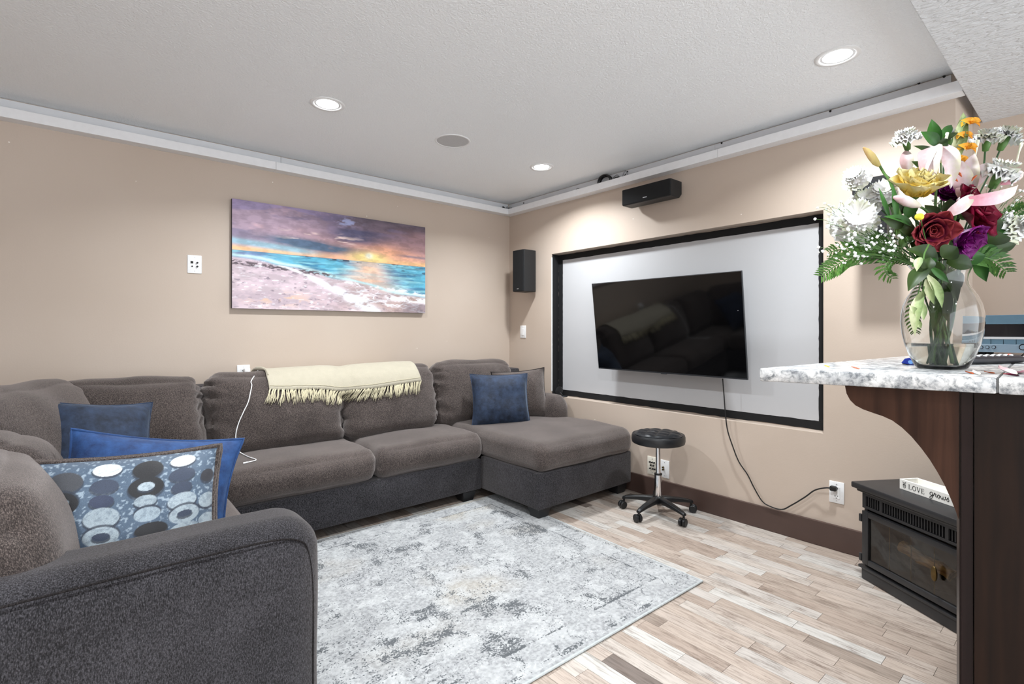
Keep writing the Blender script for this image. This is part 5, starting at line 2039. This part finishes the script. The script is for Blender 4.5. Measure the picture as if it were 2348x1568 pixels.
def ruffle_vf(r, layer, n=40, m=7, seed=0):
    vs, fs = [], []
    for i in range(m):
        b = i / (m - 1)
        for k in range(n):
            a = 2 * math.pi * k / n
            ru = noise.noise(Vector((math.cos(a) * 4, math.sin(a) * 4, seed + layer * 3))) + .75 * math.sin(a * 17 + layer * 2)
            rr = r * b * (1 + .13 * ru * b)
            z = r * (.55 - .22 * layer) * b ** .7 + r * .26 * ru * b * b - (.25 * r if layer > 1 else 0) * b * b
            vs.append((rr * math.cos(a), rr * math.sin(a), z))
    for i in range(m - 1):
        for k in range(n):
            fs.append((i * n + k, i * n + (k + 1) % n, (i + 1) * n + (k + 1) % n, (i + 1) * n + k))
    return vs, fs


CARN = {}


def carnation(label, p, d, r, seed=0, stem=True, mat='white_petal', layers=5, name='carnation'):
    t = root_at(name, label, 'flower', p, 'white carnations')
    q = aim(d)
    for L_ in range(layers):
        key = (L_, mat)
        if key not in CARN:
            o = mk('petal_ring', ruffle_vf(1.0, L_ * .8, seed=L_), M[mat], None, smooth=True)
            o.data.transform(Matrix.Translation(o.location))
            CARN[key] = o.data
            bpy.data.objects.remove(o)
        s = r * (.55 + .45 * L_ / max(1, layers - 1))
        put('petal_ring', CARN[key], t, q @ Matrix.Translation((0, 0, -r * .055 * L_ + r * .1)) @ Matrix.Rotation(L_ * 1.1 + seed, 4, 'Z') @ Matrix.Diagonal((s, s, s, 1)))
    o = mk('calyx', lathe([(.0005, -r * 1.30), (r * .20, -r * 1.22), (r * .27, -r * .75), (r * .30, -r * .22), (.0005, -r * .05)], 12), M['leaf' if False else 'stem'], t, smooth=True)
    o.matrix_basis = q @ Matrix.Translation(o.location)
    if stem:
        bk = q @ Vector((0, 0, -1))
        add_stem(t, stem_path(Vector(p) + bk * r * 1.25, bk * .05), .0022, 'stem_dark')
    return t


def long_petal(t, p, tip, w, mat, bend=.15, roll=0.0, fold=.28, name='petal'):
    base, tp = Vector(p), Vector(tip)
    l = (tp - base).length

    def f(a, b):
        u = 2 * a - 1
        wid = w / 2 * (math.sin(math.pi * (.10 + .90 * b) ** .9) ** .75) if b < 1 else .0004
        return Vector((u * wid, l * b, fold * abs(u) * wid + bend * l * math.sin(math.pi * b) + .03 * w * math.sin(b * 14 + u * 3)))
    vf = grid_vf(8, 14, f)
    y = (tp - base).normalized()
    z = (Vector((0, 0, CAM_H)) - base).normalized()
    z = (z - y * z.dot(y)).normalized()
    m = Matrix.Translation(base) @ Matrix((y.cross(z), y, z)).transposed().to_4x4() @ Matrix.Rotation(roll, 4, 'Y')
    return mk(name, ([m @ v for v in vf[0]], vf[1]), M[mat], t, 'world', smooth=True)


CAMV = -FW


def dirv(r=0, u=0, t=1):
    """direction made of photo-right, up and towards-the-viewer shares"""
    return (RT * r + Vector((0, 0, u)) + CAMV * t).normalized()


# roses
rose('large yellow rose in the middle of the bouquet', fp(2106, 424, -.03), dirv(-.1, .90, .70), .064, 'rose_yellow', layers=((3, .10, .66, 2), (4, .26, .70, 7), (5, .44, .72, 14), (6, .62, .74, 24), (6, .82, .76, 40), (6, .95, .78, 56)), seed=3, flat=1.0)
rose('open crimson rose at the right of the bouquet', fp(2240, 482, -.06), dirv(.40, .28, .9), .062, 'rose_red', seed=5, flat=1.1)
rose('faded rusty red rose at the front center of the bouquet', fp(2138, 528, -.08), dirv(-.25, -.35, .9), .050, 'rose_rust', seed=7, flat=.85)
rose('purple rose hanging below the crimson rose', fp(2214, 548, -.075), dirv(.25, -.55, .8), .050, 'rose_purple', seed=9, flat=.75)
rose('dark purple rose half hidden behind the crimson rose', fp(2176, 440, .0), dirv(-.2, .5, .8), .036, 'rose_purple', seed=12)
# white carnations and blooms
carnation('white carnation standing at upper left of the bouquet', fp(2076, 309, .02), dirv(-.35, .9, .25), .033, 1)
carnation('white carnation facing left at the far left edge', fp(1960, 403, .0), dirv(-.75, .5, .5), .035, 2)
carnation('white carnation at upper right, left one of the pair', fp(2266, 308, .02), dirv(-.05, .95, .25), .034, 3)
carnation('white carnation at upper right, right one of the pair', fp(2310, 306, .03), dirv(.25, .92, .2), .036, 4)
carnation('white carnation below the upper right pair', fp(2300, 385, -.02), dirv(.1, .85, .5), .042, 5)
carnation('small white carnation behind the green leaves at top', fp(2183, 306, .06), dirv(.1, .95, .2), .026, 6)
carnation('white carnation between the left edge bloom and yellow rose', fp(2022, 436, .0), dirv(-.4, .5, .8), .036, 7)
carnation('white carnation at the far right edge of the bouquet', fp(2338, 520, .0), dirv(.5, .2, .8), .040, 8)
carnation('large round white bloom low at the left of the bouquet', fp(1966, 494, -.02), dirv(-.45, .1, .9), .058, 9, layers=8, name='white_bloom')
o = carnation('white bloom just above the large round white bloom', fp(1985, 455, .02), dirv(-.3, .6, .7), .040, 10, layers=6, name='white_bloom')

# lilies: pale petals, pistils, buds
t = root_at('lily', 'wilted pale pink lily with folded petals behind the yellow rose', 'flower', fp(2150, 420, .01), 'lilies in the vase')
c0 = fp(2150, 420, .01)
long_petal(t, fp(2140, 335, -.02), fp(2140, 416, -.055), .050, 'lily', .25, .2)
long_petal(t, fp(2158, 332, -.02), fp(2180, 432, -.05), .040, 'lily', .22, -.4)
long_petal(t, fp(2146, 340, -.02), fp(2118, 408, -.05), .036, 'lily', .2, .5)
long_petal(t, fp(2082, 392, .02), fp(2076, 345, .03), .030, 'lily', .2)
add_stem(t, stem_path(fp(2150, 336, -.015)), .003)
tube('pistil', [fp(2158, 372, -.03), fp(2164, 345, -.02), fp(2172, 305, -.01)], [.0025, .0025, .004], M['pistil'], t, 8, 4, 'world')
t = root_at('lily', 'pale pink lily with upright cupped petals right of center', 'flower', fp(2220, 420, .0), 'lilies in the vase')
long_petal(t, fp(2205, 440, .0), fp(2190, 362, -.02), .044, 'lily', .18, .3)
long_petal(t, fp(2222, 440, .0), fp(2234, 352, -.02), .044, 'lily', .22, -.2)
long_petal(t, fp(2235, 425, .01), fp(2272, 372, .0), .036, 'lily', .2, -.3)
long_petal(t, fp(2215, 430, -.02), fp(2208, 470, -.05), .040, 'lily', .15)
for a_, b_, c_, d_ in ((2195, 395, 2205, 405), (2228, 415, 2240, 402), (2185, 410, 2196, 416)):
    tube('anther', [fp(a_, b_, -.055), fp((a_ + c_) / 2, (b_ + d_) / 2 - 2, -.056), fp(c_, d_, -.055)], [.001, .003, .001], M['dry'], t, 6, 3, 'world')
add_stem(t, stem_path(fp(2216, 444, .0)), .003)
tube('pistil', [fp(2232, 375, .0), fp(2237, 350, .005), fp(2242, 322, .01)], [.0025, .0025, .0045], M['pistil'], t, 8, 4, 'world')
t = root_at('lily', 'rose pink lily with long petal sweeping right over the crimson rose', 'flower', fp(2250, 440, -.06), 'lilies in the vase')
long_petal(t, fp(2205, 462, -.10), fp(2334, 424, -.07), .034, 'lily_pink', .16, .5)
long_petal(t, fp(2172, 492, -.10), fp(2232, 446, -.10), .030, 'lily', .12, .3)
long_petal(t, fp(2290, 418, .0), fp(2348, 395, .0), .030, 'lily_pink', .1, .2)
add_stem(t, stem_path(fp(2198, 466, -.085)), .003)
tube('pistil', [fp(2330, 378, .0), fp(2336, 350, .0), fp(2343, 328, .0)], [.002, .002, .004], M['pistil'], t, 8, 4, 'world')
t = root_at('lily_bud', 'closed tan lily bud rising at upper left of the bouquet', 'flower bud', fp(1996, 358, .0))
tube('bud', [fp(2017, 380, 0), fp(2008, 372, 0), fp(1998, 358, 0), fp(1988, 346, 0), fp(1979, 338, 0)], [.004, .0085, .0095, .007, .002], M['bud'], t, 10, 4, 'world')
add_stem(t, [fp(2016, 378, 0), fp(2027, 397, -.005), fp(2042, 420, -.02), fp(2060, 480, -.03), fp(2100, 580, -.03), NECK + Vector((-.02, 0, 0)), Vector((vb.x + .02, vb.y, CT + .02))], .003)
t = root_at('lily_bud', 'drooping grey pink lily bud below the yellow rose', 'flower bud', fp(2080, 466, -.06))
tube('bud', [fp(2110, 473, -.07), fp(2096, 468, -.07), fp(2078, 461, -.07), fp(2062, 455, -.07), fp(2048, 452, -.065)], [.004, .010, .0125, .010, .003], M['lily'], t, 10, 4, 'world')
add_stem(t, [fp(2108, 473, -.07), fp(2122, 482, -.06), fp(2132, 500, -.05), fp(2140, 580, -.04), NECK, Vector((vb.x - .02, vb.y + .01, CT + .02))], .0028)

# spike of dried orange blossoms with a green sheath
t = root_at('orange_spike', 'dried orange blossoms on a tall green spike at the top of the bouquet', 'flower', fp(2205, 320, .02))
long_petal(t, fp(2186, 372, .0), fp(2209, 258, .02), .030, 'leaf_pale', .06, .3, .5, 'sheath')
long_petal(t, fp(2192, 330, .0), fp(2214, 266, .0), .018, 'leaf_pale', .05, -.5, .5, 'sheath')
for cx, cy, s in ((2230, 283, 1.0), (2216, 313, .85), (2222, 341, 1.0), (2206, 367, .8)):
    for k in range(5):
        an = R(-60 + 62 * k + cx % 7 * 6)
        e = 26 * s
        long_petal(t, fp(cx - 8, cy, .0), fp(cx - 4 + e * math.cos(an), cy - e * .55 * math.sin(an), -.012 + .006 * (k % 3)), .018 * s, 'orange', .18, .6 * (k - 2), .5)
add_stem(t, [fp(2200, 290, .02), fp(2196, 340, .02), fp(2188, 400, .02), fp(2175, 500, .02), NECK + Vector((.01, .01, 0)), Vector((vb.x - .01, vb.y - .02, CT + .02))], .0035)

# leafy sprigs: (label, stem pixels, leaves as base/tip/width/material)
def sprig(label, path, leaves, r=.0018, smat='stem', into=True, name='leaf_sprig'):
    P = [fp(*q) for q in path]
    t = root_at(name, label, 'foliage', P[0], 'leaf sprigs in the vase')
    if into:
        off = Vector((P[-1].x - NECK.x, P[-1].y - NECK.y, 0)) * .25
        P = P + [NECK + off.normalized() * min(off.length, .035), Vector((vb.x, vb.y, CT + .02)) - off * .3]
    add_stem(t, P, r, smat)
    for b0, b1, wd, mt, bend, rl in leaves:
        leaf_on(t, fp(*b0), fp(*b1), wd, mt, bend, rl)
    return t


sprig('sprig of glossy pointed green leaves at the top center', [(2150, 300, 0), (2152, 330, 0), (2158, 400, .01)],
      [((2150, 332, -.02), (2111, 302, -.02), .030, 'leaf', .12, .2), ((2152, 328, -.02), (2136, 273, -.02), .030, 'leaf', .1, -.3), ((2156, 318, 0), (2182, 286, .01), .022, 'leaf', .1, .3),
       ((2158, 330, -.01), (2198, 304, -.01), .018, 'leaf_dark', .15, -.2), ((2150, 336, -.02), (2172, 318, -.03), .030, 'leaf_dark', .1, .2), ((2144, 352, -.02), (2094, 334, -.01), .016, 'leaf_dark', .1, .1), ((2118, 386, -.01), (2090, 370, 0), .016, 'leaf_dark', .1, .2)])
sprig('sprig of narrow green leaves left of the yellow rose', [(2040, 470, -.04), (2060, 520, -.04), (2095, 590, -.03)],
      [((2056, 500, -.06), (2046, 420, -.06), .014, 'leaf', .05, .2), ((2070, 520, -.06), (2020, 500, -.06), .026, 'leaf_dark', .15, -.3), ((2094, 520, -.06), (2026, 496, -.07), .026, 'leaf', .1, .4), ((2096, 540, -.06), (2048, 505, -.05), .030, 'leaf_dark', .1, .1),
       ((2040, 500, -.05), (2015, 430, -.03), .010, 'leaf', .06, 0)])
sprig('sprig of broad dark leaves below the crimson rose at right', [(2262, 560, -.02), (2240, 580, -.02), (2200, 605, -.01)],
      [((2228, 530, -.03), (2300, 508, -.03), .05, 'leaf_dark', .12, .2), ((2240, 560, -.02), (2318, 545, -.02), .055, 'leaf_dark', .1, -.2), ((2236, 570, -.03), (2290, 590, -.03), .04, 'leaf', .15, .2), ((2250, 545, .02), (2340, 500, .02), .04, 'leaf', .12, .1), ((2265, 575, -.0), (2330, 560, .0), .03, 'leaf_dark', .1, .4)])
sprig('sprig of broad dark leaves under the red roses at the vase mouth', [(2130, 570, -.07), (2150, 600, -.06), (2160, 620, -.03)],
      [((2150, 600, -.075), (2076, 572, -.08), .05, 'leaf_dark', .12, .3), ((2150, 600, -.08), (2120, 640, -.09), .045, 'leaf_dark', .1, -.2), ((2160, 590, -.08), (2196, 566, -.09), .045, 'leaf_dark', .1, .2), ((2170, 600, -.07), (2230, 612, -.08), .04, 'leaf_dark', .2, 0), ((2140, 590, -.08), (2090, 612, -.09), .04, 'leaf', .1, .1), ((2150, 500, -.03), (2120, 470, -.02), .03, 'leaf_dark', .1, .1),
       ((2170, 500, -.03), (2180, 455, -.02), .03, 'leaf_dark', .1, .1), ((2200, 600, -.05), (2260, 585, -.06), .04, 'leaf', .1, .1), ((2130, 575, -.05), (2080, 545, -.03), .04, 'leaf_dark', .1, .1)])
sprig('sprig of wilted pale leaves drooping down the front of the vase', [(2130, 560, -.10), (2118, 590, -.118), (2122, 640, -.122), (2112, 680, -.128), (2100, 720, -.126)],
      [((2124, 612, -.124), (2082, 668, -.126), .036, 'leaf_dark', .1, .2), ((2116, 668, -.130), (2098, 770, -.126), .026, 'leaf_pale', .12, .4), ((2108, 690, -.130), (2118, 735, -.132), .018, 'leaf_pale', .1, -.4), ((2124, 640, -.126), (2142, 698, -.126), .018, 'leaf_pale', .12, .2), ((2126, 630, -.126), (2160, 706, -.122), .020, 'leaf_pale', .15, -.3),
       ((2122, 620, -.126), (2134, 590, -.124), .030, 'leaf_dark', .1, 0), ((2110, 590, -.118), (2102, 622, -.124), .018, 'leaf_pale', .1, .2), ((2134, 612, -.12), (2176, 648, -.118), .016, 'leaf', .1, .2), ((2102, 720, -.130), (2084, 700, -.128), .014, 'leaf_pale', .1, .2), ((2100, 735, -.130), (2112, 752, -.130), .014, 'leaf_pale', .1, .2)], into=False)
sprig('single pointed leaf drooping right of the vase neck', [(2246, 588, -.02), (2232, 598, -.01), (2200, 612, .0)], [((2246, 590, -.03), (2262, 646, -.03), .030, 'leaf', .15, .3), ((2252, 600, -.03), (2268, 624, -.03), .016, 'leaf_dark', .1, -.3)])


sprig('sprig of mixed leaves filling the gap behind the rusty red rose', [(2090, 470, .02), (2110, 540, .01), (2140, 600, 0)],
      [((2070, 490, .01), (2040, 446, .02), .03, 'leaf_dark', .1, .2), ((2080, 500, .0), (2100, 455, .0), .03, 'leaf', .1, 0), ((2085, 520, .0), (2050, 540, -.02), .035, 'leaf_dark', .1, .2), ((2100, 540, -.02), (2060, 575, -.04), .035, 'leaf_dark', .1, .3), ((2170, 480, .01), (2210, 450, .02), .03, 'leaf', .1, .2),
       ((2180, 520, .0), (2190, 470, .0), .03, 'leaf_dark', .1, .1), ((2060, 470, .02), (2020, 470, .02), .026, 'leaf', .1, .1), ((2110, 560, -.01), (2160, 590, -.02), .04, 'leaf_dark', .1, .1), ((2190, 560, .02), (2250, 520, .03), .04, 'leaf_dark', .1, .1)])
sprig('sprig of dark leaves packed inside the vase neck', [(2150, 605, -.02), (2160, 650, -.02), (2165, 720, -.01)],
      [((2150, 615, -.03), (2120, 680, -.035), .035, 'leaf_dark', .05, .1), ((2165, 612, -.02), (2196, 690, -.03), .04, 'leaf_dark', .05, .1), ((2160, 650, -.03), (2175, 740, -.035), .034, 'leaf_dark', .05, .2), ((2150, 660, -.04), (2140, 760, -.035), .03, 'leaf_dark', .05, -.2), ((2185, 620, -.01), (2205, 660, -.02), .03, 'leaf_dark', .05, .1)])


def fern(label, path, w, n=15, into=True, mt='fern'):
    P = smooth_path([fp(*q) for q in path], 10)
    t = root_at('fern_frond', label, 'foliage', P[0], 'fern fronds in the vase')
    full = [fp(*q) for q in path]
    if into:
        full = full + [NECK + (full[-1] - NECK) * .2, Vector((vb.x, vb.y, CT + .02))]
    add_stem(t, full, .0015)
    vs, fs = [], []
    m = len(P)
    for i in range(n):
        f = i / (n - 1)
        k = int(f * (m - 2))
        p = P[k]
        d = (P[min(k + 2, m - 1)] - P[max(k - 2, 0)]).normalized()
        vw = (Vector((0, 0, CAM_H)) - p).normalized()
        sd = d.cross(vw).normalized()
        l = w * (.25 + .75 * math.sin(math.pi * min(1, .12 + f * .85)))
        for s in (-1, 1):
            for j in range(3):          # toothed leaflet: three lobes
                b0 = p + sd * s * l * .22 * j - d * l * .10 * j
                tip = b0 + sd * s * l * (.55 - .06 * j) - d * l * (.40 + .12 * j) + vw * l * .12 * math.sin(i * 2 + j)
                e = (tip - b0).cross(vw).normalized() * l * .13
                mid = b0.lerp(tip, .45)
                c = len(vs)
                vs += [b0, mid + e, tip, mid - e]
                fs.append((c, c + 1, c + 2, c + 3))
    mk('leaflets', (vs, fs), M[mt], t, 'world')
    return t


fern('fern frond reaching far left over the screen border', [(1884, 632, -.02), (1915, 610, -.02), (1955, 590, -.02), (2010, 590, -.02), (2070, 600, -.02)], .032, 20)
fern('fern frond just above the far left frond', [(1902, 578, .02), (1930, 572, .02), (1970, 578, .01), (2020, 592, .0), (2080, 605, .0)], .026, 16)
fern('fern tip curling down left of the vase neck', [(2044, 638, -.05), (2030, 622, -.05), (2034, 604, -.05), (2056, 596, -.04), (2090, 606, -.03)], .024, 12)
fern('fern frond spreading right of the vase mouth', [(2306, 622, -.05), (2282, 600, -.05), (2255, 590, -.05), (2220, 594, -.05), (2190, 604, -.04)], .034, 16)
fern('fern frond at the far right edge of the bouquet', [(2348, 478, .03), (2318, 500, .03), (2280, 540, .02), (2230, 590, .01)], .034, 16)
fern('fern frond hidden among leaves below the large white bloom', [(1960, 548, .03), (1998, 560, .02), (2040, 580, .01), (2090, 606, .0)], .04, 16)
fern('fern frond hanging inside the vase neck', [(2098, 760, -.05), (2094, 720, -.05), (2106, 670, -.05), (2120, 632, -.04)], .02, 16, mt='leaf_dark')

# baby's breath: branching sprays
def spray(label, base, tips, seed):
    rg = random.Random(seed)
    b = fp(*base)
    t = root_at('babys_breath', label, 'foliage', b, "baby's breath sprays")
    vs, fs = [], []
    gv, gf = [], []
    ico = bmesh.new()
    bmesh.ops.create_icosphere(ico, subdivisions=1, radius=1)
    iv = [v.co.copy() for v in ico.verts]
    inf = [[v.index for v in f.verts] for f in ico.faces]
    ico.free()
    for tx, ty, td in tips:
        p = fp(tx, ty, td)
        mid = b.lerp(p, .5) + Vector((rg.uniform(-.012, .012), rg.uniform(-.012, .012), rg.uniform(0, .015)))
        tube_vf(smooth_path([b, mid, p], 4), .0007, 4, vs, fs)
        for k in range(rg.randint(3, 6)):
            f0 = b.lerp(p, rg.uniform(.6, 1.0)) + Vector((0, 0, rg.uniform(-.005, .01)))
            q = p + Vector((rg.uniform(-.022, .022), rg.uniform(-.022, .022), rg.uniform(-.020, .022)))
            tube_vf([f0, f0.lerp(q, .5) + Vector((0, 0, .003)), q], .0005, 3, vs, fs)
            s = rg.uniform(.0024, .0046)
            c = len(gv)
            gv += [q + v * s * rg.uniform(.7, 1.25) for v in iv]
            gf += [[c + i for i in f] for f in inf]
    add_stem(t, [b, NECK + (b - NECK) * .3, Vector((vb.x + .03, vb.y + .01, CT + .02))], .0015)
    tag(mk('twigs', (vs, fs), M['stem'], t, 'world', smooth=True), kind='stuff')
    tag(mk('blossoms', (gv, gf), M['gyp'], t, 'world', smooth=True), kind='stuff')


rg = random.Random(77)
spray("baby's breath spray spreading low at the left of the bouquet", (2085, 600, -.05), [(rg.uniform(1930, 2060), rg.uniform(525, 590), rg.uniform(-.08, .0)) for _ in range(26)], 1)
spray("baby's breath spray at the far left edge over the screen border", (2050, 575, -.02), [(rg.uniform(1888, 1945), rg.uniform(470, 575), rg.uniform(-.03, .05)) for _ in range(9)], 2)
spray("baby's breath spray at the right edge of the bouquet", (2210, 560, .03), [(rg.uniform(2280, 2346), rg.uniform(415, 520), rg.uniform(-.02, .06)) for _ in range(12)], 3)
spray("baby's breath spray behind the purple and rusty roses", (2160, 560, .0), [(rg.uniform(2130, 2200), rg.uniform(470, 510), rg.uniform(-.05, .03)) for _ in range(6)], 4)
t = root_at('button_flower', 'tiny yellow button flower above the rusty red rose', 'flower', fp(2108, 497, -.10))
mk('head', cushion_vf((.016, .016, .014), (.008, .008, .007), n=5, lump=.001), simple('yellow_button', hx(238, 220, 60), .7, var=.1, vscale=300), t, smooth=True)
add_stem(t, [fp(2110, 500, -.095), fp(2120, 540, -.08), fp(2135, 600, -.05), NECK, Vector((vb.x, vb.y + .02, CT + .02))], .0015)

# fallen petals on the counter
rg = random.Random(3)


def fallen(label, px, py, w, l, mat, an, group=None, lift=.004, curl=.25):
    p = at(px, py, Z=CT)
    vf = petal_vf(l, w, cup=.5, curl=curl, ruff=.06, sd=px)
    o = mk('fallen_petal', vf, M[mat], None, smooth=True)
    tag(o, label, 'petal', group)
    zmin = min(v.co.z for v in o.data.vertices)
    o.rotation_euler = (0, 0, an)
    o.location = (p.x, p.y, CT + .0006 - zmin)
    return o


fallen('pale pink fallen petal on the counter edge at far right', 2330, 857, .045, .05, 'lily_pink', 1.2, curl=.1)
fallen('cream fallen petal beside the pink one on the counter', 2308, 858, .03, .035, 'lily', -.6, curl=.5)
fallen('dark red fallen petal in front of the pink petals', 2318, 862, .016, .026, 'rose_rust', .4, curl=.15)
fallen('rust brown dried petal right of the vase base', 2268, 857, .012, .024, 'dry', .9)
fallen('small rust dried petal nearest the vase base', 2222, 857, .010, .020, 'dry', -.7)
fallen('cream dried petal scrap between two rust petals', 2238, 858, .012, .030, 'white_petal', -1.1)
fallen('orange dried petal scrap on the counter far left of the vase', 1896, 842, .008, .018, 'orange', -.6, lift=.002)
fallen('rust dried petal scrap on the counter halfway to the corner', 1961, 846, .009, .024, 'dry', -.5)
